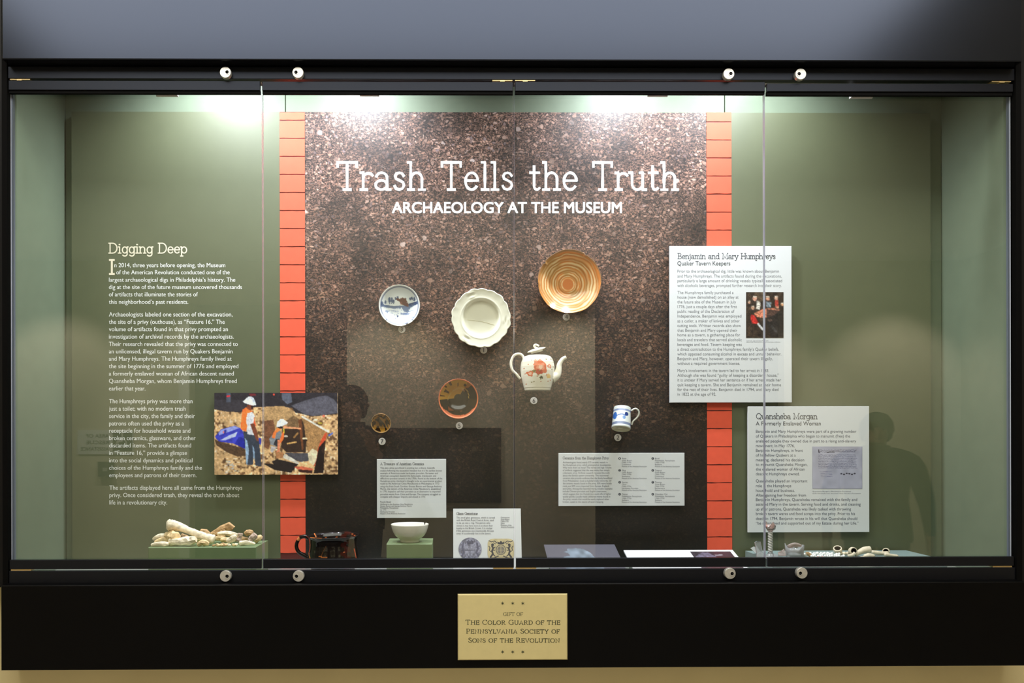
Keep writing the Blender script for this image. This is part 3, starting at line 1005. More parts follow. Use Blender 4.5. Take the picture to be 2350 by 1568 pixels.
# title
L = Lettering(on_plane(Y_PANEL, 0.0004))
for w, a, b in (('Trash', 769.5, 976.5), ('Tells', 1009, 1180), ('the', 1212.5, 1326.7), ('Truth', 1356.5, 1557)):
    L.slab(w, a + 4, 435.3 if w != 'Truth' else 435.5, 62.5, b - 3, stroke=0.096, jitter=0.16, gap=0.07)
L.sans('ARCHAEOLOGY AT THE MUSEUM', 900, 488.6, 24.0, 1426.6, offset=0.02, res=4)
L.build('title_lettering', M['white_print'], gp)
L = Lettering(on_plane(Y_PANEL, 0.0004))
L.slab('Digging Deep', 249.5, 581, 22.6, 428, stroke=0.12, gap=0.03)
L.slab('I', 251.5, 629, 32, 261.5, stroke=0.14)
L.build('heading_lettering', M['cream_print'], gp)
L = Lettering(on_plane(Y_PANEL, 0.0004))
LEFT = [(262.5, 613.5, 517, 'n 2014, three years before opening, the Museum'), (267, 629.8, 527, 'of the American Revolution conducted one of the'),
        (250, 646.9, 540, 'largest archaeological digs in Philadelphia\u2019s history. The'), (250, 663.6, 555, 'dig at the site of the future museum uncovered thousands'),
        (250, 680.4, 454, 'of artifacts that illuminate the stories of'), (250, 697.6, 432, 'this neighborhood\u2019s past residents.'),
        (250, 726.5, 533.5, 'Archaeologists labeled one section of the excavation,'), (250, 743.6, 515.5, 'the site of a privy (outhouse), as \u201cFeature 16.\u201d The'),
        (250, 760.4, 523, 'volume of artifacts found in that privy prompted an'), (250, 777.4, 536.5, 'investigation of archival records by the archaeologists.'),
        (250, 794.4, 545.6, 'Their research revealed that the privy was connected to'), (250, 811.4, 533.5, 'an unlicensed, illegal tavern run by Quakers Benjamin'),
        (250, 828.3, 531.6, 'and Mary Humphreys. The Humphreys family lived at'), (250, 845.3, 547, 'the site beginning in the summer of 1776 and employed'),
        (250, 862.3, 536.4, 'a formerly enslaved woman of African descent named'), (250, 879.3, 543.3, 'Quansheba Morgan, whom Benjamin Humphreys freed'),
        (250, 896.4, 333.7, 'earlier that year.'), (250.5, 925.7, 441.7, 'The Humphreys privy was more than'), (250.5, 942.8, 426, 'just a toilet; with no modern trash'),
        (250.5, 959.8, 447.4, 'service in the city, the family and their'), (250.5, 976.8, 422, 'patrons often used the privy as a'),
        (250.5, 993.5, 436.8, 'receptacle for household waste and'), (250.5, 1010.4, 449, 'broken ceramics, glassware, and other'),
        (250.5, 1027.3, 438.5, 'discarded items. The artifacts found'), (250.5, 1044.4, 429, 'in \u201cFeature 16,\u201d provide a glimpse'),
        (250.5, 1061.5, 441.7, 'into the social dynamics and political'), (250.5, 1078.5, 463.4, 'choices of the Humphreys family and the'),
        (250.5, 1095.5, 451, 'employees and patrons of their tavern.'), (251, 1124.4, 556, 'The artifacts displayed here all came from the Humphreys'),
        (251, 1141.3, 549, 'privy. Once considered trash, they reveal the truth about'), (251, 1158.2, 383.6, 'life in a revolutionary city.')]
for x0, b, x1, t in LEFT:
    L.sans(t, x0, b, 9.6, x1, offset=0.006)
L.build('story_lettering', M['white_print'], gp)


# ================================================================ text boards
RECT = {}


def board(name, label, cat, x0, x1, y0, y1, Y, thick=0.008, m=None, back=None):
    """A flat rectangular board at plane Y whose back reaches the backdrop."""
    X0, X1, Z0, Z1 = PX(x0, Y, (y0 + y1) / 2), PX(x1, Y, (y0 + y1) / 2), PZ(y1, Y, (x0 + x1) / 2), PZ(y0, Y, (x0 + x1) / 2)
    t = thing(name, label, cat, ((X0 + X1) / 2, Y + thick, Z0))
    RECT[t.name] = (X0, X1, Z0, Z1, Y)
    MB().box(X0, X1, Y, Y + thick, Z0, Z1, 0, 0.0006).build('board', m or M['white_board'], t)
    yb = back if back else Y_PANEL - 0.0016
    if yb > Y + thick + 0.0005:
        hx, hz = (X1 - X0) * 0.3, (Z1 - Z0) * 0.3
        cx, cz = (X0 + X1) / 2, (Z0 + Z1) / 2
        box('standoff_block', cx - hx, cx + hx, Y + thick, yb, cz - hz, cz + hz, M['board_edge'], t)
    return t


b1 = board('text_board', 'tall white text board with a small tavern painting, highest on the right', 'text board', 1537, 1817, 565, 924, Y_BOARD)
L = Lettering(on_plane(Y_BOARD))
L.slab('Benjamin and Mary Humphreys', 1555, 594.3, 12.6, 1779.5, stroke=0.11)
L.sans('Quaker Tavern Keepers', 1554.5, 609, 9.2, 1676, offset=0.0)
L.build('heading_lettering', M['ink'], b1)
L = Lettering(on_plane(Y_BOARD))
zx, zy = lambda v: 1520 + v / 4.021, lambda v: 550 + v / 4.021
B1 = [(305, 1077, 'Prior to the archaeological dig, little was known about Benjamin'), (350, 1102, 'and Mary Humphreys. The artifacts found during the excavations,'),
      (393, 1105, 'particularly a large amount of drinking vessels typically associated'), (437, 1100, 'with alcoholic beverages, prompted further research into their story.'),
      (502, 657, 'The Humphreys family purchased a'), (545, 703, 'house (now demolished) on an alley at'), (588, 680, 'the future site of the Museum in July'),
      (632, 688, '1776, just a couple days after the first'), (675, 665, 'public reading of the Declaration of'), (719, 730, 'Independence. Benjamin was employed'),
      (763, 713, 'as a cutler, a maker of knives and other'), (807, 725, 'cutting tools. Written records also show'), (850, 692, 'that Benjamin and Mary opened their'),
      (893, 718, 'home as a tavern, a gathering place for'), (937, 733, 'locals and travelers that served alcoholic'), (981, 733, 'beverages and food. Tavern keeping was'),
      (1025, 1075, 'a direct contradiction to the Humphreys family\u2019s Quaker beliefs,'), (1069, 1098, 'which opposed consuming alcohol in excess and unruly behavior.'),
      (1112, 1018, 'Benjamin and Mary, however, operated their tavern illegally,'), (1156, 716, 'without a required government license.'),
      (1222, 985, 'Mary\u2019s involvement in the tavern led to her arrest in 1783.'), (1265, 1075, 'Although she was found \u201cguilty of keeping a disorderly house,\u201d'),
      (1309, 1095, 'it is unclear if Mary served her sentence or if her arrest made her'), (1353, 1095, 'quit keeping a tavern. She and Benjamin remained at their home'),
      (1397, 1072, 'for the rest of their lives. Benjamin died in 1794, and Mary died'), (1440, 497, 'in 1822 at the age of 92.')]
for b, r, t in B1:
    L.sans(t, zx(139), zy(b), 6.6, zx(r), offset=0.0)
L.sans('Tavern scene, eighteenth century. Museum of the', zx(776), zy(938), 2.2, zx(980), offset=0, res=1)
L.sans('American Revolution, gift of a private collector', zx(776), zy(950), 2.2, zx(1090), offset=0, res=1)
L.build('story_lettering', M['ink_soft'], b1)
# generic tavern picture: figures round a red-topped table, painted in blobs
p = Print(86, 106, (58, 46, 36))
p.window(772, 1118, 485, 908)
n1 = vnoise(86, 106, 12, 3)[..., None]
p.c *= 0.7 + 0.6 * n1
p.poly([(850, 485), (960, 485), (950, 560), (860, 590)], (96, 80, 62), 0.7)
p.poly([(845, 680), (930, 640), (1060, 630), (1085, 650), (1030, 700), (940, 725), (870, 715)], (214, 134, 104))
for (cx, cy, r, c) in ((853, 545, 20, (214, 160, 136)), (972, 545, 18, (220, 160, 130)), (1050, 540, 17, (216, 170, 144)), (803, 580, 12, (196, 150, 124)), (1106, 600, 14, (200, 150, 110)), (835, 630, 16, (206, 160, 130)), (1060, 620, 16, (214, 150, 120))):
    p.ellipse(cx, cy + 6, r * 1.5, r * 1.5, (70, 56, 50))
    p.ellipse(cx, cy, r, r * 1.1, c)
    p.ellipse(cx, cy - r * .9, r * .95, r * .38, (200, 190, 176))
p.poly([(870, 560), (905, 580), (900, 650), (865, 640)], (206, 200, 190))
p.poly([(955, 570), (1005, 580), (1000, 630), (960, 625)], (128, 140, 150))
p.poly([(1040, 560), (1070, 560), (1070, 620), (1038, 610)], (176, 66, 54))
p.poly([(818, 690), (850, 700), (895, 780), (830, 775), (815, 740)], (196, 50, 44))
p.line([(885, 780), (925, 830)], 10, (206, 206, 208))
p.line([(1010, 800), (1050, 850)], 10, (150, 146, 144))
p.ellipse(995, 745, 22, 14, (226, 168, 140))
p.poly([(960, 640), (1118, 660), (1118, 900), (1000, 900), (960, 760)], (44, 40, 38), 0.75)
for _ in range(2):
    q_ = p.c.copy()
    q_[1:-1, 1:-1] = (p.c[1:-1, 1:-1] * 2 + p.c[:-2, 1:-1] + p.c[2:, 1:-1] + p.c[1:-1, :-2] + p.c[1:-1, 2:]) / 6
    p.c = q_
p.c *= .72 + .56 * vnoise(86, 106, 34, 77)[..., None]
p.build('picture_print', rect_corner(zx(772), zx(1118), zy(485), zy(908), Y_BOARD), b1)

b2 = board('text_board', 'white text board picturing a blue-grey handwritten sheet, lower right beside the dark stone', 'text board', 1717, 1995, 933, 1222, Y_BOARD)
b2['label'] = 'white text board picturing a blue-grey handwritten sheet, farthest right of the boards'
zx, zy = lambda v: 1700 + v / 4.9, lambda v: 920 + v / 4.9
L = Lettering(on_plane(Y_BOARD))
L.slab('Quansheba Morgan', 1735.5, 961.8, 12.6, 1875.5, stroke=0.11)
L.sans('A Formerly Enslaved Woman', 1734.5, 976.5, 8.8, 1883.7, offset=0.0)
L.build('heading_lettering', M['ink'], b2)
L = Lettering(on_plane(Y_BOARD))
B2 = [(360, 1300, 'Benjamin and Mary Humphreys were part of a growing number'), (413, 1230, 'of Quakers in Philadelphia who began to manumit (free) the'),
      (468, 1297, 'enslaved people they owned due in part to a rising anti-slavery'), (522, 605, 'movement. In May 1776,'), (574, 697, 'Benjamin Humphreys, in front'),
      (628, 617, 'of his fellow Quakers at a'), (680, 713, 'meeting, declared his decision'), (733, 750, 'to manumit Quansheba Morgan,'), (785, 718, 'the enslaved woman of African'),
      (838, 662, 'descent Humphreys owned.'), (917, 750, 'Quansheba played an important'), (972, 567, 'role in the Humphreys'), (1025, 607, 'household and business.'),
      (1078, 733, 'After gaining her freedom from'), (1127, 1308, 'Benjamin Humphreys, Quansheba remained with the family and'),
      (1180, 1348, 'assisted Mary in the tavern. Serving food and drinks, and cleaning'), (1233, 1240, 'up after patrons, Quansheba was likely tasked with throwing'),
      (1286, 1285, 'broken tavern wares and food scraps into the privy. Prior to his'), (1340, 1310, 'death in 1794, Benjamin wrote in his will that Quansheba should'),
      (1393, 1325, '\u201cbe maintained and supported out of my Estate during her Life.\u201d')]
for b, r, t in B2:
    L.sans(t, zx(170), zy(b), 6.4, zx(r), offset=0.0)
L.sans('Quansheba Morgan\u2019s Manumission Document', zx(806), zy(1026), 2.6, zx(1240), offset=0.0, res=1)
L.sans('Quaker Meeting Records, Haverford College, Haverford, Pennsylvania', zx(806), zy(1047), 2.0, zx(1350), offset=0, res=1)
L.build('story_lettering', M['ink_blue'], b2)
p = Print(150, 126, (178, 178, 198))
p.window(805, 1365, 515, 990)
p.c *= (0.94 + 0.12 * vnoise(150, 126, 9, 5)[..., None])
r_ = np.random.default_rng(11)
for k in range(12):
    yb = 556 + k * 18.3
    if k == 2:
        continue
    x = 872
    while x < 1290:
        w = r_.uniform(8, 34)
        p.line([(x, yb + r_.uniform(-3, 3)), (x + w * .5, yb + r_.uniform(-4, 4)), (x + w, yb + r_.uniform(-3, 3))], 2.6 if k > 1 else 3.2, (100, 100, 128) if k > 1 else (84, 80, 100), 0.8)
        x += w + r_.uniform(4, 9)
p.line([(874, 552), (880, 585)], 5, (40, 40, 70))
p.line([(965, 580), (1050, 578)], 4, (40, 40, 60))
for k in range(4):
    p.line([(890 + 5 * k, 800 + 18 * k), (1020 + 3 * k, 796 + 18 * k)], 2.6, (120, 120, 150), 0.8)
for k in range(6):
    p.ellipse(1130 + k * 30, 822 + 6 * math.sin(k * 2), 13, 8, (48, 46, 56), 0.85)
p.line([(1105, 700), (1105, 990)], 2, (160, 160, 184), 0.7)
p.line([(806, 516), (806, 989), (1364, 989), (1364, 516)], 5, (150, 150, 176), 0.8)
p.build('picture_print', rect_corner(zx(805), zx(1365), zy(515), zy(990), Y_BOARD), b2)

b3 = board('text_board', 'squarish white label hanging just above the white punch bowl', 'text board', 865, 1024, 1054, 1189, Y_BOARD, 0.006)
zx, zy = lambda v: 840 + v / 5.6, lambda v: 1030 + v / 5.6
L = Lettering(on_plane(Y_BOARD))
L.slab('A Treasure of American Ceramics', 873.2, zy(210), 5.6, 972.8, stroke=0.13)
B3 = [(258, 885, 'This plain white punchbowl is anything but ordinary. Scientific'), (293, 975, 'analysis following the excavation revealed that it is the earliest known'),
      (326, 922, 'example of American-made hard-paste porcelain. European and'), (360, 900, 'American consumers desired this fashionable, translucent, and'),
      (394, 980, 'difficult-to-produce ceramic in the 1700s. Found at the bottom of the'), (427, 975, 'Humphreys privy, this bowl is thought to be an experimental product'),
      (460, 940, 'made by the American China Manufactory in Philadelphia in 1772'), (495, 972, 'using clay from South Carolina. Gousse Bonnin and George Anthony'),
      (528, 958, 'Morris, the owners of the American China Manufactory, established'), (562, 955, 'in 1770, hoped to sell their porcelain as an alternative to imported'),
      (597, 958, 'porcelain wares from China and Europe. The company struggled to'), (630, 765, 'compete with cheaper imports and closed in 1772.'),
      (695, 320, 'Punch Bowl'), (722, 600, 'Attributed to the American China Manufactory'), (746, 585, 'Gousse Bonnin and George Anthony Morris'), (770, 415, 'Philadelphia, Pennsylvania'),
      (795, 260, 'ca. 1772'), (820, 370, 'Hard-paste Porcelain'), (843, 505, 'Museum of the American Revolution')]
for b, r, t in B3:
    L.sans(t, zx(183), zy(b), 3.9 if b < 700 else 3.0, zx(r), offset=0.0, res=2)
L.build('label_lettering', M['ink'], b3)

b4 = board('text_board', 'wide white key label with numbered entries, below the small mug', 'text board', 1282, 1571, 1040, 1161.5, Y_BOARD, 0.006)
zx, zy = lambda v: 1260 + v / 6.912, lambda v: 1020 + v / 6.912
L = Lettering(on_plane(Y_BOARD))
L.slab('Ceramics from the Humphreys Privy', zx(218), zy(236), 5.6, zx(944), stroke=0.13)
B4 = [(930, 'Archaeologists found nearly 375 ceramic vessels in'), (985, 'the Humphreys privy, which prompted an investigation.'), (990, 'Why were there so many? The variety and high volume'),
      (960, 'of artifacts suggested that this was more than simply'), (960, 'a domestic privy. Archival research revealed the truth'), (940, 'about the family\u2019s tavern ownership. The recovered'),
      (1000, 'ceramics also provide evidence that the family benefitted'), (990, 'from Philadelphia\u2019s local and global trade networks. Of'), (995, 'the ceramic vessels found in the privy, 50% were locally'),
      (955, 'made and 50% were imported from Europe, England,'), (1005, 'and China. Among the imported wares, notable examples'), (915, 'include Chinese porcelain and English creamware,'),
      (985, 'which suggest that the Humphreys could afford higher'), (970, 'quality goods. Locally made utilitarian wares found in'), (950, 'the privy, vessels that would be easily replaced when'),
      (865, 'broken, speak to the nature of tavern keeping.')]
for k, (r, t) in enumerate(B4):
    L.sans(t, zx(218), zy(299 + k * 41.8), 3.9, zx(r), offset=0.0, res=2)
ENT = [('Plate', 'Great Britain', '1760s-1770s', 'Creamware'), ('Mug', 'Great Britain', '1760s-1770s', 'Stoneware'), ('Saucer', 'China', '1760s-1770s', 'Hard-paste Porcelain'),
       ('Platter', 'Philadelphia, Pennsylvania', '1760s-1770s', 'Redware'), ('Bowl', 'Philadelphia, Pennsylvania', '1760s-1770s', 'Redware'), ('Teapot', 'Great Britain', '1760s-1770s', 'Creamware'),
       ('Teacup', 'Great Britain', '1760s-1770s', 'Earthenware'), ('Chamber Pot', 'Philadelphia, Pennsylvania', '1760s-1770s', 'Redware')]
for k, e in enumerate(ENT):
    cx_, cy_ = (1120, 1645)[k // 4], 225 + 189 * (k % 4)
    for q, t in enumerate(e + ('Museum of the American Revolution',)):
        v, f = text_outline(t, 0, 2)
        cp = 3.6 if q == 0 else 3.0
        wd = 394 if q == 4 else None
        L.sans(t, zx(cx_ + 35), zy(cy_ + 12 + q * 31), cp, zx(cx_ + 35 + wd) if wd else None, offset=0.0, res=2)
L.build('label_lettering', M['ink_soft'], b4)
for k in range(8):
    cx_, cy_ = (1120, 1645)[k // 4], 225 + 189 * (k % 4)
    L = Lettering(on_plane(Y_BOARD))
    L.poly([(zx(cx_ + 20 * math.cos(a)), zy(cy_ + 20 * math.sin(a))) for a in np.linspace(0, 2 * math.pi, 16, endpoint=False)])
    bu = L.build('entry_bullet', M['ink'], b4)
    L = Lettering(on_plane(Y_BOARD - 0.0002))
    L.sans(str(k + 1), zx(cx_ - 7), zy(cy_ + 12), 3.4, zx(cx_ + 7), res=1)
    L.build('entry_number', M['white_board'], bu)


def full_face(t):
    X0, X1, Z0, Z1, Y = RECT[t.name]
    return lambda u, v: Vector((X0 + (X1 - X0) * u, Y - 0.0004, Z1 + (Z0 - Z1) * v))


# mounted photograph of the dig
b5 = board('photo_board', 'colour photograph of two hard-hatted diggers mounted over the left brick stripe', 'photograph', 492, 775.5, 902, 1089.5, Y_BOARD, 0.010, M['photo_edge'])
p = Print(284, 190, (190, 152, 110))
p.window(85, 2170, 85, 1470)
n1, n2, n3 = vnoise(284, 190, 24, 1), vnoise(284, 190, 70, 2), vnoise(284, 190, 9, 4)
t = (n1 * .45 + n2 * .55)[..., None]
p.c = np.where(t < .36, np.array([112, 82, 58]) * (0.7 + t), np.array([192, 156, 114]) * (0.78 + .45 * t))
p.c = np.where((n2 > .84)[..., None], np.array([226, 204, 178.]), p.c)
p.c *= (.86 + .28 * n3)[..., None]
p.poly([(85, 870), (170, 905), (600, 1040), (615, 1140), (480, 1165), (300, 1090), (120, 970)], (80, 60, 46), noise=.15)
grey = RNG.uniform(.9, 1.1, (190, 284, 1))
for k in range(60):
    gx, gy = RNG.uniform(260, 600), RNG.uniform(1230, 1440)
    if gy - 1230 > (gx - 260) * .9 - 60:
        p.ellipse(gx, gy, RNG.uniform(8, 22), RNG.uniform(6, 14), (170 + RNG.uniform(-30, 30),) * 2 + (176,), .8)
p.poly([(85, 85), (2170, 85), (2170, 440), (1900, 472), (1700, 480), (1600, 450), (1450, 420), (1400, 340), (1100, 312), (700, 330), (530, 412), (300, 402), (85, 362)], (46, 42, 48), noise=.12)
p.poly([(85, 200), (560, 210), (700, 300), (530, 400), (300, 395), (85, 350)], (60, 56, 64), .7)
p.poly([(290, 90), (360, 90), (360, 240), (290, 240)], (84, 92, 112), .8)
p.poly([(285, 130), (355, 125), (352, 150), (288, 155)], (200, 50, 60))
p.poly([(660, 100), (780, 95), (790, 130), (700, 140)], (120, 40, 48), .8)
p.ellipse(1090, 115, 16, 16, (240, 80, 60))
p.poly([(1220, 90), (1380, 90), (1400, 240), (1320, 280), (1230, 200)], (98, 104, 124), .8)
p.poly([(1380, 300), (1600, 220), (1800, 160), (1970, 130), (2100, 190), (2170, 280), (2170, 430), (1750, 480), (1590, 440)], (86, 84, 96), noise=.08)
p.poly([(920, 330), (1100, 312), (1250, 305), (1380, 360), (1440, 430), (1540, 500), (1500, 720), (1330, 820), (1250, 1000), (930, 1050)], (172, 138, 98), noise=.10)
p.poly([(920, 560), (1080, 540), (1110, 700), (1000, 1040), (920, 1000)], (112, 74, 54), noise=.10)
p.poly([(1290, 560), (1420, 470), (1510, 520), (1500, 680), (1330, 690)], (118, 92, 66), noise=.10)
p.poly([(1230, 700), (1500, 690), (1560, 520), (1610, 620), (1630, 1090), (1300, 1090), (1210, 1000)], (54, 40, 34), noise=.12)
p.poly([(1540, 475), (2010, 760), (1900, 1250), (1660, 1110), (1600, 640)], (158, 120, 80), noise=.12)
p.poly([(1500, 540), (1560, 520), (1590, 1050), (1560, 1060)], (110, 66, 42))
p.ellipse(1610, 860, 44, 18, (232, 214, 180)); p.ellipse(1618, 890, 36, 16, (40, 30, 28))
p.line([(1625, 900), (1600, 1050)], 16, (50, 38, 32))
p.line([(1320, 945), (1460, 920)], 13, (206, 162, 100)); p.line([(1430, 840), (1490, 770)], 15, (150, 110, 66))
p.ellipse(1290, 820, 36, 18, (190, 180, 170))
p.line([(1570, 490), (2010, 748)], 15, (216, 212, 204))
p.ellipse(1870, 600, 40, 18, (196, 176, 60), .7)
p.ellipse(1930, 480, 26, 22, (220, 110, 84), .8); p.ellipse(1790, 545, 40, 16, (220, 206, 186))
p.poly([(2005, 800), (2080, 755), (2090, 780), (2015, 830)], (84, 110, 200))
p.poly([(1990, 760), (1960, 900), (1860, 1010), (1780, 1330), (1750, 1330), (1840, 1010), (1880, 900), (1950, 770)], (196, 78, 50))
p.poly([(1962, 880), (1940, 1150), (1925, 1440), (1760, 1455), (1790, 1300), (1850, 1010)], (36, 24, 22))
p.poly([(1655, 1110), (1740, 1030), (1830, 1080), (1800, 1240), (1760, 1320), (1680, 1260)], (212, 198, 168), noise=.06)
p.poly([(1270, 1100), (1660, 1110), (1675, 1240), (1530, 1255), (1380, 1190)], (74, 72, 80), noise=.1)
p.poly([(1230, 1180), (1270, 1120), (1400, 1190), (1520, 1270), (1500, 1300), (1390, 1250)], (204, 198, 188))
p.poly([(900, 1280), (1080, 1295), (1060, 1240), (1150, 1210), (1330, 1250), (1500, 1295), (1380, 1440), (1100, 1390)], (40, 32, 32))
p.poly([(1110, 1090), (1240, 1090), (1250, 1180), (1130, 1200)], (170, 118, 80))
p.poly([(1420, 1340), (1560, 1330), (1755, 1375), (1740, 1402), (1500, 1385)], (206, 104, 78))
p.poly([(1500, 1385), (1740, 1402), (1730, 1450), (1520, 1430)], (60, 34, 30))
# blue tarpaulin
p.poly([(90, 830), (200, 700), (430, 640), (540, 690), (600, 800), (615, 1040), (400, 940), (170, 910)], (58, 62, 176))
p.poly([(150, 760), (210, 705), (420, 645), (510, 680), (300, 755), (170, 800)], (140, 150, 224))
p.poly([(185, 885), (330, 805), (480, 740), (440, 825), (260, 890)], (170, 178, 230))
p.poly([(250, 720), (290, 700), (280, 770), (245, 790)], (50, 52, 150))
p.ellipse(240, 750, 12, 18, (230, 120, 110))
p.poly([(500, 830), (610, 860), (612, 1035), (430, 950)], (36, 40, 140))
p.poly([(835, 840), (880, 860), (870, 980), (830, 920)], (52, 60, 160))
# standing digger
p.poly([(570, 730), (790, 770), (840, 900), (880, 1330), (780, 1320), (745, 1060), (735, 1300), (640, 1310), (605, 1000)], (56, 62, 76))
p.poly([(600, 850), (640, 900), (668, 1060), (640, 1310), (620, 1280), (605, 1000)], (140, 166, 196))
p.poly([(725, 975), (755, 1020), (770, 1130), (758, 1230), (742, 1200)], (126, 150, 180))
p.poly([(620, 420), (720, 404), (765, 470), (755, 600), (700, 640), (755, 800), (640, 785)], (208, 208, 218))
p.poly([(560, 370), (620, 328), (740, 400), (642, 430), (618, 560), (642, 650), (612, 742), (528, 700), (536, 560)], (250, 118, 58))
p.poly([(755, 500), (790, 650), (768, 660), (745, 600)], (236, 96, 60))
p.poly([(690, 610), (755, 598), (800, 720), (835, 900), (800, 900), (735, 750)], (116, 64, 48))
p.poly([(640, 285), (745, 290), (735, 360), (690, 385), (625, 345)], (126, 66, 46))
p.poly([(700, 300), (745, 300), (735, 350), (710, 360)], (48, 30, 30))
p.poly([(565, 228), (600, 200), (625, 170), (660, 150), (700, 145), (745, 165), (775, 220), (790, 290), (740, 300), (640, 275), (590, 255)], (226, 230, 240))
p.poly([(690, 150), (740, 165), (772, 220), (785, 285), (740, 290), (730, 220)], (190, 198, 216))
# kneeling digger
p.poly([(1010, 860), (1060, 800), (1120, 760), (1190, 728), (1230, 800), (1200, 880), (1140, 1000), (1030, 960)], (122, 126, 134))
p.poly([(1120, 870), (1180, 860), (1150, 1000), (1080, 960)], (46, 46, 52))
p.poly([(1040, 985), (1145, 1010), (1100, 1050), (1065, 1100), (1030, 1080)], (174, 168, 172))
p.poly([(1150, 678), (1212, 700), (1130, 765), (1105, 862), (1052, 845), (1080, 760)], (246, 122, 62))
p.poly([(1232, 760), (1272, 690), (1255, 860), (1200, 945), (1190, 880)], (240, 110, 56))
p.line([(1255, 700), (1262, 760)], 9, (220, 200, 60))
p.poly([(1255, 640), (1320, 660), (1550, 678), (1545, 705), (1300, 682), (1250, 690)], (232, 152, 112))
p.poly([(1150, 880), (1192, 885), (1188, 1060), (1190, 1085), (1110, 1095), (1150, 1060)], (214, 130, 98))
p.poly([(1130, 660), (1150, 570), (1200, 530), (1240, 525), (1290, 560), (1325, 590), (1310, 612), (1230, 650), (1160, 668)], (226, 230, 242))
p.poly([(1140, 665), (1230, 650), (1245, 690), (1190, 690)], (36, 30, 32))
tex = vnoise(284, 190, 120, 31)[..., None] * .5 + vnoise(284, 190, 50, 32)[..., None] * .5
p.c *= 1.16 * (.80 + .40 * tex)
blur = p.c.copy()
blur[1:-1, 1:-1] = (p.c[1:-1, 1:-1] * 2 + p.c[:-2, 1:-1] + p.c[2:, 1:-1] + p.c[1:-1, :-2] + p.c[1:-1, 2:]) / 6
p.c = blur
p.build('photo_print', full_face(b5), b5)


# ================================================================ plinths and slanted boards on the case floor
def plinth(name, label, x0, x1, ya, yb, zt, m):
    t = MB().box(x0, x1, ya, yb, FLOOR_Z, zt, 0, 0.0012).build(name, m, None, loc=((x0 + x1) / 2, (ya + yb) / 2, FLOOR_Z))
    return tag(t, label, 'plinth')


P1Y, P1B = 0.075, 0.212
P1Z = PZ(1256.5, P1Y, 460)
plinth('low_plinth', 'long low green plinth carrying the heap of bones', PX(340, P1Y, 1260), PX(588, P1Y, 1260), P1Y, P1B, P1Z, M['plinth'])
P2Y = 0.075
P2Z = PZ(1249, P2Y, 940)
plinth('square_plinth', 'small square green plinth under the white punch bowl', PX(887, P2Y, 1260), PX(992, P2Y, 1260), P2Y, P2Y + 0.12, P2Z, M['plinth'])
P3B = 0.25
P3Z = PZ(1264, P3B, 1800)
M['plinth_blue'] = mat('grey_blue_plinth', (132, 150, 148), 0.5, noise=0.05, nscale=25)
plinth('low_plinth', 'low grey plinth carrying glass fragments and clay pipes, at the right', PX(1710, P3B, 1264), PX(2102, 0.2, 1270), 0.06, P3B, P3Z, M['plinth_blue'])


def slant_board(name, label, xl, xr, ytop_px, Yt, slope, m, parts=()):
    """A board sloping down towards the glass, on a wedge block that stands on the floor."""
    zt = PZ(ytop_px, Yt, (xl + xr) / 2)
    X0, X1 = PX(xl, Yt, ytop_px), PX(xr, Yt, ytop_px)
    Yf = 0.042
    zf = zt - (Yt - Yf) * slope
    th = 0.004
    t = thing(name, label, 'picture board', ((X0 + X1) / 2, (Yt + Yf) / 2, FLOOR_Z))
    v = []
    for x in (X0, X1):
        v += [(x, Yf, zf), (x, Yt, zt), (x, Yt, zt - th), (x, Yf, zf - th)]
    mk('board', v, [(0, 4, 5, 1), (1, 5, 6, 2), (2, 6, 7, 3), (3, 7, 4, 0), (0, 1, 2, 3), (4, 7, 6, 5)], m, t)
    v = []
    a = 0.012
    for x in (X0 + a, X1 - a):
        v += [(x, Yf + a, zf - th + a * slope), (x, Yt - a, zt - th - a * slope), (x, Yt - a, FLOOR_Z), (x, Yf + a, FLOOR_Z)]
    mk('wedge_block', v, [(0, 4, 5, 1), (1, 5, 6, 2), (2, 6, 7, 3), (3, 7, 4, 0), (0, 1, 2, 3), (4, 7, 6, 5)], M['plinth'], t)
    o, n = Vector((X0, Yf, zf)), Vector((0, -slope, 1)).normalized()
    return t, o, n


def at_plane(px, py, o, n, lift=0.0005):
    d = (at(px, py, 0.1) - CAM).normalized()
    t = (o - CAM).dot(n) / d.dot(n)
    return CAM + d * t + n * lift


gb, go, gn = slant_board('picture_board', 'grey slanted board picturing a clear glass stone, right of centre on the floor', 1248, 1410, 1250, 0.19, 0.315, mat('grey_mauve_print', (84, 82, 92), 0.45))
p = Print(90, 40, (84, 82, 92))
p.window(1250, 1424, 1250, 1300)
ng = vnoise(90, 40, 14, 8)[..., None]
p.poly([(1291, 1265.5), (1301, 1263), (1303, 1259), (1325, 1257.5), (1345, 1260), (1358, 1268), (1363, 1276), (1372, 1280), (1376, 1300), (1285, 1300), (1282, 1280), (1290, 1275), (1305, 1273), (1302, 1268)], (110, 121, 134))
m_ = p.mask([(1291, 1265.5), (1301, 1263), (1303, 1259), (1325, 1257.5), (1345, 1260), (1358, 1268), (1363, 1276), (1372, 1280), (1376, 1300), (1285, 1300), (1282, 1280), (1290, 1275), (1305, 1273), (1302, 1268)])
p.c[m_] = (p.c * (0.78 + 0.44 * ng))[m_]
gx0_, gx1_ = PX(1251, 0.19, 1250), PX(1407, 0.19, 1250)
p.build('picture_print', lambda u, v: Vector((gx0_ + (gx1_ - gx0_) * u, 0.188 + (0.045 - 0.188) * v, go.z + 0.315 * ((0.188 + (0.045 - 0.188) * v) - 0.042) + 0.0005)), gb)

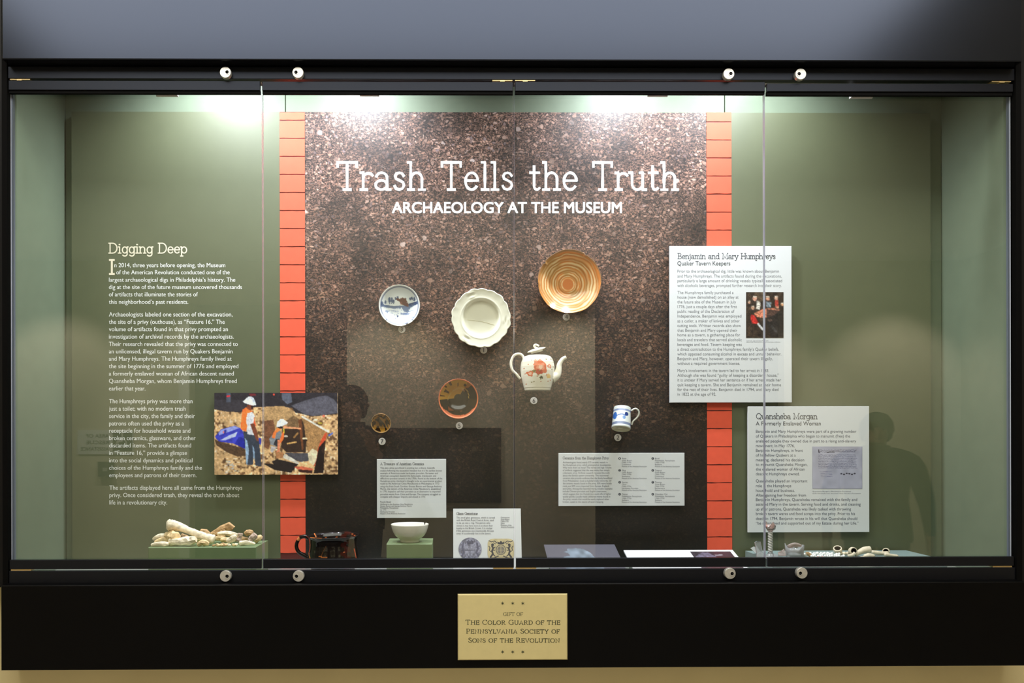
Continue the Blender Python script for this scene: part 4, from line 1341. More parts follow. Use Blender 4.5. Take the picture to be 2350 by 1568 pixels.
wbd, wo, wn = slant_board('picture_board', 'white slanted board with a dark picture at its right end, lying on the floor', 1431, 1681, 1262.5, 0.17, 0.29, M['white_board'])
p = Print(80, 40, (52, 44, 52))
np_ = vnoise(80, 40, 16, 9)[..., None]
p.c *= 0.75 + 0.5 * np_
p.window(0, 100, 0, 100)
p.poly([(5, 30), (25, 8), (42, 5), (55, 30), (60, 60), (20, 70), (6, 60)], (120, 116, 140), .7)
p.c *= 0.7 + 0.6 * vnoise(80, 40, 30, 10)[..., None]
p.poly([(55, 0), (100, 0), (100, 100), (60, 100)], (74, 46, 54), .7)
p.line([(58, 22), (72, 20)], 3, (150, 140, 150))
wq = lambda u, v: Vector((PX(1583, 0.16, 1267) * (1 - u) + PX(1675, 0.16, 1267) * u, 0.158 + (0.052 - 0.158) * v, wo.z + 0.29 * ((0.158 + (0.052 - 0.158) * v) - 0.042) + 0.0006))
p.build('picture_print', wq, wbd)

# leaning gemstone board
gm = thing('text_board', 'white gemstone board with a round seal and a crest, behind the centre door edge', 'text board', (PX(1118, 0.08, 1300), 0.07, FLOOR_Z))
Yb_, Yt_ = 0.066, 0.104
ztp = PZ(1168, Yt_, 1118)
lean = (Yt_ - Yb_) / (ztp - FLOOR_Z)
X0, X1 = PX(1040, Yt_, 1168), PX(1195, Yt_, 1168)
v = []
for x in (X0, X1):
    v += [(x, Yb_, FLOOR_Z), (x, Yt_, ztp), (x, Yt_ + 0.005, ztp), (x, Yb_ + 0.005, FLOOR_Z)]
mk('board', v, [(0, 1, 5, 4), (1, 2, 6, 5), (2, 3, 7, 6), (3, 0, 4, 7), (0, 3, 2, 1), (4, 5, 6, 7)], M['white_board'], gm)
v = []
for x in ((X0 + X1) / 2 - 0.02, (X0 + X1) / 2 + 0.02):
    v += [(x, Yb_ + 0.0055 + lean * 0.02, FLOOR_Z), (x, Yb_ + 0.0055 + lean * 0.11, FLOOR_Z + 0.09), (x, Yb_ + 0.055, FLOOR_Z)]
mk('easel_foot', v, [(0, 3, 4, 1), (1, 4, 5, 2), (2, 5, 3, 0), (0, 1, 2), (3, 5, 4)], M['board_edge'], gm)
go2, gn2 = Vector((X0, Yb_, FLOOR_Z)), Vector((0, -1, lean)).normalized()
L = Lettering(lambda x, y, k: tuple(at_plane(x, y, go2, gn2, 0.0005 + k * 2e-6)))
zx, zy = lambda v: 840 + v / 5.6, lambda v: 1030 + v / 5.6
L.slab('Glass Gemstone', zx(1162), zy(849), 5.6, zx(1434), stroke=0.13)
for b, r, t in ((897, 1655, 'This small glass gemstone, which is carved'), (930, 1640, 'with the British Royal Coat of Arms, used'), (965, 1595, 'to be set into a ring. The person who'), (1000, 1630, 'owned it may have worn it to show their'),
                (1033, 1625, 'loyalty to the British Crown. It is unclear'), (1067, 1640, 'if this gemstone was intentionally thrown'), (1100, 1605, 'away or accidentally lost in the tavern.')):
    L.sans(t, zx(1162), zy(b), 3.9, zx(r), offset=0.0, res=2)
for b, r, t in ((893, 1845, 'Gemstone'), (918, 1843, 'Great Britain'), (943, 1830, '1760s-1776'), (968, 1780, 'Glass'), (993, 1870, 'Museum of the'), (1017, 1903, 'American Revolution')):
    L.sans(t, zx(1732), zy(b), 3.2, zx(r), offset=0.0, res=2)
L.build('label_lettering', M['ink'], gm)
# the round seal
p = Print(150, 150, (120, 120, 140))
nn = .6 * vnoise(150, 150, 16, 21) + .4 * vnoise(150, 150, 40, 22)
p.c = np.array([150, 150, 172.]) * (0.55 + 0.75 * nn[..., None])
p.window(-1, 1, -1, 1)
p.poly([(-.45, -.3), (.45, -.3), (.42, .3), (0, .62), (-.42, .3)], (176, 176, 196), .4)
p.line([(0, -.3), (0, .6)], .03, (84, 84, 104)); p.line([(-.45, .1), (.45, .1)], .03, (84, 84, 104))
p.poly([(-.3, -.62), (-.15, -.8), (0, -.66), (.15, -.8), (.3, -.62), (.25, -.42), (-.25, -.42)], (70, 70, 92), .7)
for sx in (-1, 1):
    p.line([(sx * .58, -.5), (sx * .66, -.1), (sx * .55, .3), (sx * .7, .6)], .08, (84, 84, 108), .7)
cx_, cy_, rx_, ry_ = zx(1337), zy(1290), 150 / 5.6, 148 / 5.6


def disc_print(name, pr, cx, cy, rx, ry, parent, power=2.0):
    """Keeps the print's pixels inside a rounded outline."""
    u, v = pr.xx / (pr.w - 1) * 2 - 1, pr.yy / (pr.h - 1) * 2 - 1
    keep = np.abs(u) ** power + np.abs(v) ** power <= 1.0
    idx = np.arange(pr.w * pr.h).reshape(pr.h, pr.w)
    q = keep[:-1, :-1] & keep[1:, :-1] & keep[:-1, 1:] & keep[1:, 1:]
    f = np.stack([idx[:-1, :-1], idx[1:, :-1], idx[1:, 1:], idx[:-1, 1:]], -1)[q]
    vv = [tuple(at_plane(cx + a * rx, cy + b * ry, go2, gn2, 0.0006)) for a, b in zip(u.ravel(), v.ravel())]
    used = np.unique(f)
    remap = -np.ones(pr.w * pr.h, int)
    remap[used] = np.arange(len(used))
    mk(name, [vv[i] for i in used], remap[f].tolist(), M['vprint'], parent, vcol=lin(np.clip(pr.c.reshape(-1, 3), 0, 255))[used])


disc_print('seal_print', p, cx_, cy_, rx_, ry_, gm)
# the crest: shield in an oval band between two rearing beasts, crown above
p = Print(180, 150, (206, 190, 150))
p.window(0, 100, 0, 100)
INK = (62, 64, 74)
p.c *= (0.92 + .16 * vnoise(180, 150, 10, 4)[..., None])
p.ellipse(50, 54, 19, 25, (96, 92, 92)); p.ellipse(50, 54, 16, 21.5, (196, 182, 146)); p.ellipse(50, 55, 13.5, 18, (128, 122, 116))
p.line([(50, 38), (50, 72)], 1.2, (196, 182, 146)); p.line([(37, 55), (63, 55)], 1.2, (196, 182, 146))
p.poly([(39, 27), (37, 14), (44, 19), (50, 10), (56, 19), (63, 14), (61, 27)], INK)
for s in (-1, 1):
    X_ = lambda x: 50 + s * x
    p.line([(X_(38), 88), (X_(30), 74), (X_(33), 60), (X_(29), 46), (X_(33), 36)], 3.4, INK)
    p.ellipse(X_(31), 30, 5.5, 6, INK)
    p.line([(X_(30), 48), (X_(22), 42)], 1.8, INK); p.line([(X_(31), 56), (X_(23), 56)], 1.8, INK); p.line([(X_(31), 74), (X_(22), 84)], 2.2, INK)
    p.line([(X_(36), 64), (X_(43), 56), (X_(41), 44), (X_(45), 36)], 1.5, INK)
    p.line([(X_(14), 22), (X_(24), 12), (X_(36), 16), (X_(46), 10)], 2.0, INK, .9)
    p.line([(X_(20), 26), (X_(28), 20)], 1.6, INK, .9)
    p.line([(X_(10), 84), (X_(24), 92), (X_(40), 94)], 2.4, INK, .9)
disc_print('crest_print', p, zx(1733), zy(1290), 172 / 5.6, 135 / 5.6, gm, power=5.0)


# ================================================================ ceramics on the backdrop
def pin(parent, x, z, y0, r=0.004):
    v, f = tube([(x, y0, z), (x, Y_PANEL - 0.0004, z)], r, 8)
    return mk('mount_pin', v, f, M['pin'], parent)


def facing(px, py, Y, tilt_x=0.0, tilt_z=0.0):
    """Frame whose local z points at the viewer side (-Y), x right, y up."""
    c = at(px, py, Y)
    Mx = frame_matrix(c, (0, -1, 0), (1, 0, 0))
    return Mx @ Matrix.Rotation(tilt_x, 4, 'X') @ Matrix.Rotation(tilt_z, 4, 'Y')


def open_profile(outer, thick, n=10):
    """Face-on dish: outer = [(r, h)] from centre to rim for the inside face; adds the back."""
    inner = outer
    back = [(r + 0.0 if r < 1e-3 else r + thick * 0.3, h - thick) for r, h in reversed(outer)]
    return inner + back


# --- saucer with a blue river scene (number 3)
t = thing('saucer', 'white saucer painted with a blue river landscape and a brown patch', 'saucer', at(916.5, 701, Y_PANEL))
Mx = facing(916.5, 701, 0.244, 0.05)
R0 = PR(47.3, 0.244)
inn = [(R0 * k / 22, -0.013 + 0.013 * max(0, (k / 22 - 0.45) / 0.55) ** 2) for k in range(1, 23)]
inn = [(0.0001, -0.013)] + inn
prof = inn + [(R0, -0.0022), (R0 * .7, -0.0125), (R0 * .55, -0.0155), (R0 * .5, -0.019), (R0 * .46, -0.016), (0.0001, -0.0155)]
v, f, Lc = lathe(prof, 144, Mx)
ux, uy = Lc[:, 0] / R0, Lc[:, 1] / R0
P_ = Print(220, 220, (232, 236, 236))
P_.window(-1, 1, 1, -1)
BL = (86, 104, 140)
P_.poly([(-.95, -.02), (-.55, -.1), (-.2, -.12), (.1, -.08), (.2, -.28), (.4, -.32), (.5, -.1), (.95, .12), (.95, .2), (.4, .06), (.1, .02), (-.3, 0), (-.6, .04), (-.95, .1)], BL, .85)
for (bx_, by_, hh) in ((-.85, .05, .12), (-.7, .08, .16), (-.5, .1, .3), (-.38, .1, .28), (-.3, .1, .2), (.72, .2, .2), (.6, .3, .12), (-.1, .32, .14), (-.2, .3, .1), (.5, .28, .1)):
    P_.ellipse(bx_, by_ + hh * .6, .055, hh * .55, (92, 108, 140), .8); P_.line([(bx_, by_), (bx_, by_ + hh)], .018, (70, 84, 120), .8)
P_.line([(.25, .03), (.9, .2)], .03, (70, 84, 120)); P_.line([(.3, -.03), (.9, .12)], .02, (70, 84, 120))
for k in range(26):
    a_, b_ = RNG.uniform(-.6, .75), RNG.uniform(-.5, -.12)
    P_.line([(a_, b_), (a_ + RNG.uniform(.05, .2), b_ + RNG.uniform(-.02, .02))], .014, (130, 148, 184), .6)
P_.ellipse(.25, -.38, .25, .05, (110, 130, 176), .8); P_.ellipse(-.1, -.5, .04, .04, (60, 80, 130)); P_.ellipse(-.22, -.6, .03, .04, (90, 110, 160), .8)
P_.ellipse(-.62, -.26, .1, .03, (120, 140, 180), .8); P_.line([(-.62, -.22), (-.6, -.34)], .02, (120, 140, 180)); P_.ellipse(.6, -.55, .07, .04, (120, 140, 190), .7)
P_.poly([(-.2, .37), (0, .36), (.12, .4), (.3, .38), (.36, .2), (.46, -.06), (.22, .02), (.1, .06), (.02, .18), (-.14, .28)], (106, 72, 68))
P_.poly([(.0, .16), (.1, .2), (.14, .06), (.06, .06)], (140, 92, 82))
rad = np.hypot(ux, uy)
ix = np.clip(((ux + 1) / 2 * 219).astype(int), 0, 219)
iy = np.clip(((1 - uy) / 2 * 219).astype(int), 0, 219)
col = P_.c[iy, ix]
col[(rad > .9) & (rad < .945)] = (110, 124, 156)
col[rad >= .945] = (240, 240, 236)
front = np.arange(len(Lc)) < len(inn) * 144
col[~front] = (230, 230, 226)
# chips in the lower rim
Va = np.array([tuple(q) for q in v])
ang = np.degrees(np.arctan2(uy, ux))
chip = front & (rad > .93) & (((ang > -70) & (ang < -64)) | ((ang > -50) & (ang < -46)) | ((ang > -135) & (ang < -131)))
col[chip] = (90, 84, 80)
mk('saucer_body', v, f, M['glaze'], t, smooth=True, vcol=lin(col))
pin(t, at(916.5, 701, .25).x, at(916.5, 701, .25).z, 0.258, 0.012)

# --- creamware plate with scalloped rim (number 1)
t = thing('plate', 'cream moulded plate with a scalloped basket-weave rim and a long crack', 'plate', at(1104, 730, Y_PANEL))
Mx = facing(1104, 730, 0.240, 0.04)
R0 = PR(67.5, 0.240)
inn = [(0.0001, -.014)] + [(R0 * x, h) for x, h in ((.15, -.014), (.3, -.014), (.45, -.014), (.55, -.0138), (.60, -.012), (.635, -.007), (.66, -.003), (.685, -.0016), (.71, -.0022), (.74, -.0021), (.77, -.002), (.8, -.0018), (.83, -.0015), (.86, -.0012), (.89, -.0009), (.92, -.0005), (.95, -.0001), (.975, .0006), (1.0, .0002))]
prof = inn + [(R0 * .995, -.002), (R0 * .9, -.0035), (R0 * .7, -.005), (R0 * .62, -.014), (R0 * .58, -.018), (R0 * .54, -.0165), (.0001, -.0165)]
ni = len(inn)


def scallop(a, u, h):
    w = max(0.0, min(1.0, (u * (len(prof) - 1) - 9) / 10.0)) if u * (len(prof) - 1) < ni else (1.0 if u * (len(prof) - 1) < ni + 1.5 else 0.3)
    s = 0.008 * math.cos(6 * a + .4) + 0.034 * (abs(math.sin(9 * a + .5)) - .6) + 0.012 * math.cos(6 * a + 2.0) * abs(math.sin(9 * a + .5))
    return 1 + w * s


def relief(a, u, r):
    x = r / R0
    if u * (len(prof) - 1) >= ni or x < .72 or x > .95:
        return 0.0
    rosette = max(0.0, math.cos(3 * a + 0.35)) ** 14
    weave = math.sin(a * 110) * math.sin(x * 190) * 0.0005
    return weave * (1 - rosette) + rosette * 0.0016 * math.sin((x - .72) * 38) - rosette * .0003


v, f, Lc = lathe(prof, 220, Mx, scallop, zmod=relief)
ux, uy = Lc[:, 0] / R0, Lc[:, 1] / R0
col = np.ones((len(Lc), 3)) * np.array([234, 231, 212.])
fr = np.arange(len(Lc)) < ni * 220
mk('plate_body', v, f, M['glaze'], t, smooth=True, vcol=lin(col))
# crack, a thin stained line
cr = [Mx @ Vector((R0 * a, R0 * b, -.01375)) for a, b in ((-.46, -.045), (-.25, -.06), (0, -.09), (.2, -.14), (.45, -.215))]
v, f = tube(cr, 0.0004, 6)
mk('crack_line', v, f, mat('crack_stain', (206, 198, 168), 0.6), t)
pin(t, at(1104, 730, .25).x, at(1104, 730, .25).z, 0.2565, 0.012)

# --- slip-trailed dish (number 4)
t = thing('slipware_dish', 'large round orange dish with swirling cream slip rings', 'dish', at(1307, 646, Y_PANEL))
Mx = facing(1307, 646, 0.226, 0.03)
R0 = PR(73, 0.226)
NK = 60
inn = [(0.0001, -.030)] + [(R0 * k / NK, -.030 + .030 * max(0, (k / NK - .28) / .72) ** 1.6) for k in range(1, NK + 1)]
prof = inn + [(R0 * .995, -.004), (R0 * .8, -.014), (R0 * .6, -.025), (R0 * .34, -.0345), (R0 * .3, -.0375), (.0001, -.0375)]


def chipped(a, u, h):
    k = 1 + .006 * math.sin(5 * a) + .004 * math.sin(11 * a + 1)
    d = math.degrees(a) % 360
    if h > -.006 and u < .95:
        if 141 < d < 146:
            k -= .05
        if 56 < d < 62:
            k -= .025
        if 180 < d < 188:
            k -= .012
    return k


v, f, Lc = lathe(prof, 180, Mx, chipped)
ux, uy = Lc[:, 0] / R0, Lc[:, 1] / R0
rad, ang = np.hypot(ux, uy + .04), np.arctan2(uy, ux)
nz = vnoise(361, 121, 26, 51)
n2_ = vnoise(361, 121, 9, 52)
ia, ir = np.clip(((ang + math.pi) / (2 * math.pi) * 360).astype(int), 0, 360), np.clip((rad * 118).astype(int), 0, 120)
N1, N2 = nz[ir, ia] - .5, n2_[ir, ia]
blend_ = np.clip(np.minimum(ang + math.pi, math.pi - ang) * 4, 0, 1)
N1, N2 = N1 * blend_, .5 + (N2 - .5) * blend_
wob = rad + .05 * N1 * np.clip(rad * 1.4 - .2, 0, 1) + .022 * np.sin(3 * ang + 2) * np.clip(rad - .3, 0, 1)
band = np.zeros(len(Lc))
for k_, (c_, w_) in enumerate(((.195, .024), (.255, .016), (.335, .024), (.40, .016), (.475, .030), (.56, .020), (.65, .038), (.735, .022), (.82, .034), (.905, .022))):
    a_ = .55 + .45 * np.sin(2 * ang + k_ * 1.7 + 4 * N2)
    band = np.maximum(band, np.clip(1 - np.abs(wob - c_) / w_, 0, 1) ** .5 * np.clip(a_ + .25, 0, 1))
base = np.array([206, 132, 72.]) * (1 + .10 * np.sin(40 * wob))[:, None]
base = np.where((rad < .17)[:, None], np.array([216, 134, 80.]), base)
tan = np.array([176, 134, 80.])
midm = np.clip(N2 * 2.2 - .6, 0, 1)[:, None] * (rad > .24)[:, None] * .8
base = base * (1 - midm) + tan * midm
col = base * (1 - band[:, None] * .9) + np.array([244, 224, 182.]) * band[:, None] * .9
col[rad > .985] = (176, 134, 96)
mk('dish_body', v, f, M['matt_glaze'], t, smooth=True, vcol=lin(np.clip(col, 0, 255)))
pin(t, at(1307, 646, .25).x, at(1307, 646, .25).z, 0.258, 0.012)

# --- redware bowl with amber and black glaze (number 5)
t = thing('redware_bowl', 'round glossy bowl with amber and black glaze and an orange rim', 'bowl', at(1052, 916, Y_PANEL))
Mx = facing(1052, 915.5, 0.214, 0.10)
R0 = PR(45.3, 0.214)
NK = 30
inn = [(0.0001, -.036)] + [(R0 * k / NK, -.036 + .036 * max(0, (k / NK - .2) / .8) ** 1.9) for k in range(1, NK + 1)]
prof = inn + [(R0 * 1.01, -.001), (R0 * .98, -.006), (R0 * .8, -.022), (R0 * .5, -.037), (R0 * .42, -.044), (.0001, -.044)]
v, f, Lc = lathe(prof, 260, Mx)
ux, uy = Lc[:, 0] / R0, Lc[:, 1] / R0
rad, ang = np.hypot(ux, uy), np.degrees(np.arctan2(uy, ux)) % 360
fr = np.arange(len(Lc)) < len(inn) * 260
nz = .5 + .5 * np.sin(ang * .33 + 9 * rad) * np.sin(rad * 17 + ang * .11)
col = np.ones((len(Lc), 3)) * np.array([38, 32, 24.])
nv = vnoise(101, 101, 7, 61)[np.clip(((uy + 1) * 50).astype(int), 0, 100), np.clip(((ux + 1) * 50).astype(int), 0, 100)]
amber = fr & (rad > .20) & (ang > 60) & (ang < 184) & (rad + .5 * nv > .42)
col[amber] = (206, 156, 58)
for a0_, w0_, r0_, r1_ in ((170, 3, .7, .95), (150, 4, .55, .8), (118, 2.5, .75, .95), (92, 2, .6, .8), (136, 2, .8, .95)):
    col[fr & (np.abs(ang - a0_) < w0_ * (.6 + nv)) & (rad > r0_) & (rad < r1_)] = (84, 56, 28)
am2 = fr & (rad > .45) & (ang > 46) & (ang < 60) & (nv > .35)
col[am2] = (170, 112, 54)
col[fr & (np.hypot(ux - .34, uy - .68) < .075)] = (60, 40, 24)
line = fr & (np.abs(rad - .52 - .07 * np.sin(np.radians(ang * 2))) < .016) & (ang < 190)
col[line] = (206, 176, 96)
rest = fr & (rad > .66) & (ang >= 186) & (nv > .66)
col[rest] = (122, 70, 42)
col[(rad > .945) & fr] = (226, 128, 84)
low = fr & (rad + .12 * nv > .93) & (ang > 205) & (ang < 330)
col[low] = (222, 122, 86)
col[~fr] = (196, 96, 66)
mk('bowl_body', v, f, M['dark_glaze'], t, smooth=True, vcol=lin(col))
pin(t, at(1052, 916, .25).x, at(1052, 916, .25).z, 0.254, 0.012)

# --- small tortoiseshell cup (number 7)
t = thing('tea_bowl', 'tiny amber and brown mottled cup with a chipped rim', 'cup', at(874, 974, Y_PANEL))
Mx = facing(874, 972, 0.205, 0.30)
R0 = PR(23, 0.205)
NK = 24
inn = [(0.0001, -.032)] + [(R0 * k / NK * (1.0), -.032 + .032 * max(0, (k / NK - .25) / .75) ** 1.7) for k in range(1, NK + 1)]
prof = inn + [(R0 * 1.01, -.001), (R0 * .93, -.012), (R0 * .78, -.026), (R0 * .55, -.036), (R0 * .5, -.042), (.0001, -.042)]
v, f, Lc = lathe(prof, 110, Mx, lambda a, u, h: 1 - (.12 if (h > -.006 and 160 < math.degrees(a) < 172) else 0))
ux, uy = Lc[:, 0] / R0, Lc[:, 1] / R0
rad, an = np.hypot(ux, uy), np.arctan2(uy, ux)
fr = np.arange(len(Lc)) < len(inn) * 110
nz = np.sin(ux * 9 + 1.3 * np.sin(uy * 7)) + np.sin(uy * 8 + 2 * np.sin(ux * 5 + 1)) + .6 * np.sin(ux * 17 + uy * 13)
col = np.where((nz > .1)[:, None], np.array([192, 140, 58.]), np.array([52, 34, 20.]))
col[(rad > .93)] = (214, 172, 118)
col[~fr] = np.where((nz > -.3)[:, None], np.array([160, 110, 70.]), np.array([70, 44, 28.]))[~fr]
mk('cup_body', v, f, M['dark_glaze'], t, smooth=True, vcol=lin(col))
c = at(874, 974, .25)
v, f = tube([Mx @ Vector((0, 0, -.041)), (c.x, Y_PANEL - .0004, c.z + .006)], 0.006, 8)
mk('mount_pin', v, f, M['pin'], t)

# --- teapot (number 6) and its lid
YT = 0.200
c0 = at(1233.5, 897, YT)
t = thing('teapot', 'cream teapot painted with a red flower, its lid floating above', 'teapot', (c0.x, YT, c0.z))
S = PR(1.0, YT)
prof_px = [(.01, 897), (29, 897), (30, 895), (30.5, 892), (31.5, 890.5), (32.5, 886), (35, 876), (37.5, 864), (39, 852), (39, 842), (37.5, 832), (34.5, 824), (30, 818.5), (24, 816.2), (17, 815.6), (15, 815.6), (14.6, 817), (14.6, 819)]
prof_px = [(p0, y) for p0, y in prof_px]
dense = []
for (r1, h1), (r2, h2) in zip(prof_px[:-1], prof_px[1:]):
    k = max(1, int(math.hypot(r2 - r1, h2 - h1) / 0.7))
    dense += [(r1 + (r2 - r1) * q / k, h1 + (h2 - h1) * q / k) for q in range(k)]
dense.append(prof_px[-1])
prof = [(r * S, (897 - y) * S) for r, y in dense]
Mx = Matrix.Translation(c0)
v, f, Lc = lathe(prof, 320, Mx)
px_ = 1233.5 + Lc[:, 0] / S
py_ = 897 - Lc[:, 2] / S
fr = Lc[:, 1] < 0
col = np.ones((len(Lc), 3)) * np.array([238, 232, 214.])


def spot(cx, cy, rx, ry, rgb, wob=.25, seed=0, inner=None):
    wob = wob * .45
    a_ = np.arctan2(py_ - cy, px_ - cx)
    d = np.hypot((px_ - cx) / rx, (py_ - cy) / ry) * (1 + wob * np.sin(5 * a_ + seed) + wob * np.sin(3 * a_ + 2 * seed + 1))
    m1 = fr & (d < 1)
    col[m1] = rgb
    if inner:
        col[fr & (d < .5)] = inner


spot(1236.5, 846, 14, 15, (216, 112, 76), .22, 1)
spot(1236.5, 846, 9, 9, (228, 146, 112), .25, 3, (240, 200, 170))
spot(1233, 857, 8, 6, (196, 76, 50), .3, 2)
spot(1226, 838, 5, 6, (222, 130, 96), .3, 4)
spot(1213.5, 860, 7, 6, (214, 108, 70), .3, 0, (238, 190, 160))
spot(1222, 855, 4, 3, (140, 120, 70), .3, 0)
spot(1257, 843, 5, 4, (220, 126, 92), .3, 1, (240, 210, 190))
spot(1225, 831, 4, 3, (226, 150, 120), .3, 1)
spot(1238, 869, 4, 3, (90, 90, 60), .3, 1)
spot(1255.5, 866, 5, 5, (238, 200, 130), .2, 1)
for k in range(26):
    spot(RNG.uniform(1200, 1268), RNG.uniform(826, 885), 1.6, 1.3, (200, 140, 110) if k % 2 else (150, 140, 96), .2, k)
mk('teapot_body', v, f, M['glaze'], t, smooth=True, vcol=lin(col))
cream = mat('cream_glaze', (238, 232, 214), 0.12, coat=0.4)
q = smooth_path([at(x, y, YT) for x, y in ((1266, 868), (1278, 861), (1282, 848), (1284, 836), (1291, 825), (1299, 820))], 6)
rr = np.interp(np.linspace(0, 1, len(q)), [0, .25, .5, .75, 1], [13, 8.5, 6.2, 5, 4.2]) * S
v, f = tube(q, rr, 16)
mk('spout', v, f, cream, t, smooth=True)
q = smooth_path([at(x, y, YT) for x, y in ((1203, 826), (1198.5, 816), (1190, 812.5), (1180, 816), (1173.5, 828), (1173, 840), (1177, 851), (1185, 859), (1194, 870))], 6)
v, f = tube(q, 3.1 * S, 12)
mk('teapot_handle', v, f, cream, t, smooth=True)
cc = at(1233, 893, YT)
v, f = tube([(cc.x, YT + 36 * S, cc.z + .04), (cc.x, Y_PANEL - .0004, cc.z + .04)], 0.006, 8)
mk('mount_pin', v, f, M['pin'], t)
YL = 0.215
cl = at(1231, 803, YL)
SL = PR(1.0, YL)
Mx = frame_matrix(cl, (-.27, -.12, 1), (1, 0, 0))
v, f, _ = lathe([(.0001, 4 * SL), (9 * SL, 3.6 * SL), (17 * SL, 2.2 * SL), (21.5 * SL, .4 * SL), (21.8 * SL, -.8 * SL), (20 * SL, -1.6 * SL), (15 * SL, -2 * SL), (14 * SL, -6 * SL), (12 * SL, -6 * SL), (12 * SL, -1 * SL), (.0001, 1.5 * SL)], 60, Mx)
tl = mk('lid', v, f, cream, t, smooth=True)
q = smooth_path([Mx @ Vector((x * SL, 0, z * SL)) for x, z in ((3, 3), (-1, 6), (-3, 10), (1, 12), (5, 9.5), (8, 7))], 5)
v, f = tube(q, np.linspace(2.6, 2.0, len(q)) * SL, 10)
mk('lid_knob', v, f, cream, tl, smooth=True)
v, f = tube([(cl.x, YL + .012, cl.z), (cl.x, Y_PANEL - .0004, cl.z)], 0.003, 8)
mk('mount_pin', v, f, M['pin'], tl)

# --- small mug (number 2), tilted forward
YM = 0.222
cb_ = at(1425, 985, YM)
t = thing('mug', 'small white mug with blue bands and a blue flower, tilted with its base showing', 'mug', cb_)
SM = PR(1.0, YM)
ax = Vector((.135, .30, 1)).normalized()
Mx = frame_matrix(cb_, ax, (1, 0, 0))
H = 51
pr_ = [(.01, 1), (19, 1), (20, 0), (21, 0), (21.8, 1.5), (21.8, 4)]
pr_ += [(21.6 - 1.9 * (k / 60), 5 + 46 * k / 60) for k in range(61)] + [(19.4, 51.6), (18.6, 51), (18.4, 48), (19.4, 10), (.01, 8)]
prof = [(r * SM, h * SM) for r, h in pr_]
v, f, Lc = lathe(prof, 220, Mx)
hh, th = Lc[:, 2] / SM, np.degrees(np.arctan2(Lc[:, 1], Lc[:, 0]))
xx = Lc[:, 0] / SM
col = np.ones((len(Lc), 3)) * np.array([222, 226, 222.])
out = np.arange(len(Lc)) < (len(pr_) - 4) * 220
fr = out & (Lc[:, 1] < 0)
col[out & (hh > 39) & (hh < 44)] = (138, 150, 186)
col[out & (hh > 6.5) & (hh < 12)] = (126, 136, 164)
col[hh < 1.2] = (206, 198, 164)
D1 = np.hypot((xx - 7) / 4.6, (hh - 31.5) / 4.6)
col[fr & (D1 < 1)] = (46, 66, 128)
D2 = np.abs(hh - (28.5 - ((xx + 4) / 12) ** 2 * 4 + 1))
col[fr & (D2 < 1.3) & (xx > -17) & (xx < 6)] = (60, 98, 170)
D3 = np.hypot((xx - 1.5) / 3.6, (hh - 22.5) / 4.6)
col[fr & (D3 < 1)] = (104, 142, 196)
D4 = np.hypot((xx + 17.5) / 3.4, (hh - 27) / 9)
col[fr & (D4 < 1)] = (60, 108, 186)
mk('mug_body', v, f, M['glaze'], t, smooth=True, vcol=lin(col))
q = smooth_path([at(x, y, YM - .002 + k * .0012) for k, (x, y) in enumerate(((1449, 943), (1454, 939.5), (1460, 938.5), (1465.5, 943.5), (1466, 951), (1461.5, 959), (1453, 967), (1449.5, 975.5)))], 6)
v, f = tube(q, 1.9 * SM, 10)
mk('mug_handle', v, f, mat('white_glaze', (226, 226, 216), 0.12, coat=0.4), t, smooth=True)
mm_ = Mx @ Vector((0, 0, 26 * SM))
v, f = tube([(mm_.x, mm_.y + 19 * SM, mm_.z), (mm_.x, Y_PANEL - .0004, mm_.z)], 0.005, 8)
mk('mount_pin', v, f, M['pin'], t)

# --- number discs
for n_, px_, py_, lab in ((3, 922, 756.5, 'below the blue-painted saucer'), (1, 1110, 804, 'below the scalloped cream plate'), (4, 1299.5, 728, 'below the swirled orange dish'),
                          (6, 1225, 920, 'below the teapot'), (5, 1054, 977.5, 'below the amber and black bowl'), (7, 877, 1013.5, 'below the tiny mottled cup'), (2, 1417.5, 1004.5, 'below the small blue and white mug')):
    c = at(px_, py_, Y_PANEL)
    t = thing('number_disc', 'small pale disc numbered %d %s' % (n_, lab), 'number disc', c, 'number discs on the soil print')
    v, f, _ = lathe([(.0001, .0026), (PR(7.8, .266), .0026), (PR(8.1, .266), .0022), (PR(8.1, .266), .0006)], 28, frame_matrix(c, (0, -1, 0)))
    mk('disc', v, f, mat('pale_disc', (222, 216, 206), 0.5) if n_ == 3 else bpy.data.materials['pale_disc'], t)
    L = Lettering(lambda x, y, k, c=c: (c.x + x * PR(1, .266), c.y - .003, c.z - y * PR(1, .266)))
    v, f = text_outline(str(n_), 0.0, 4)
    k_ = 9.4 / CAP
    w_ = (v[:, 0].max() + v[:, 0].min()) / 2
    L.put([((a - w_) * k_, 4.7 - b * k_) for a, b in v], f)
    L.build('disc_number', M['ink'], t)

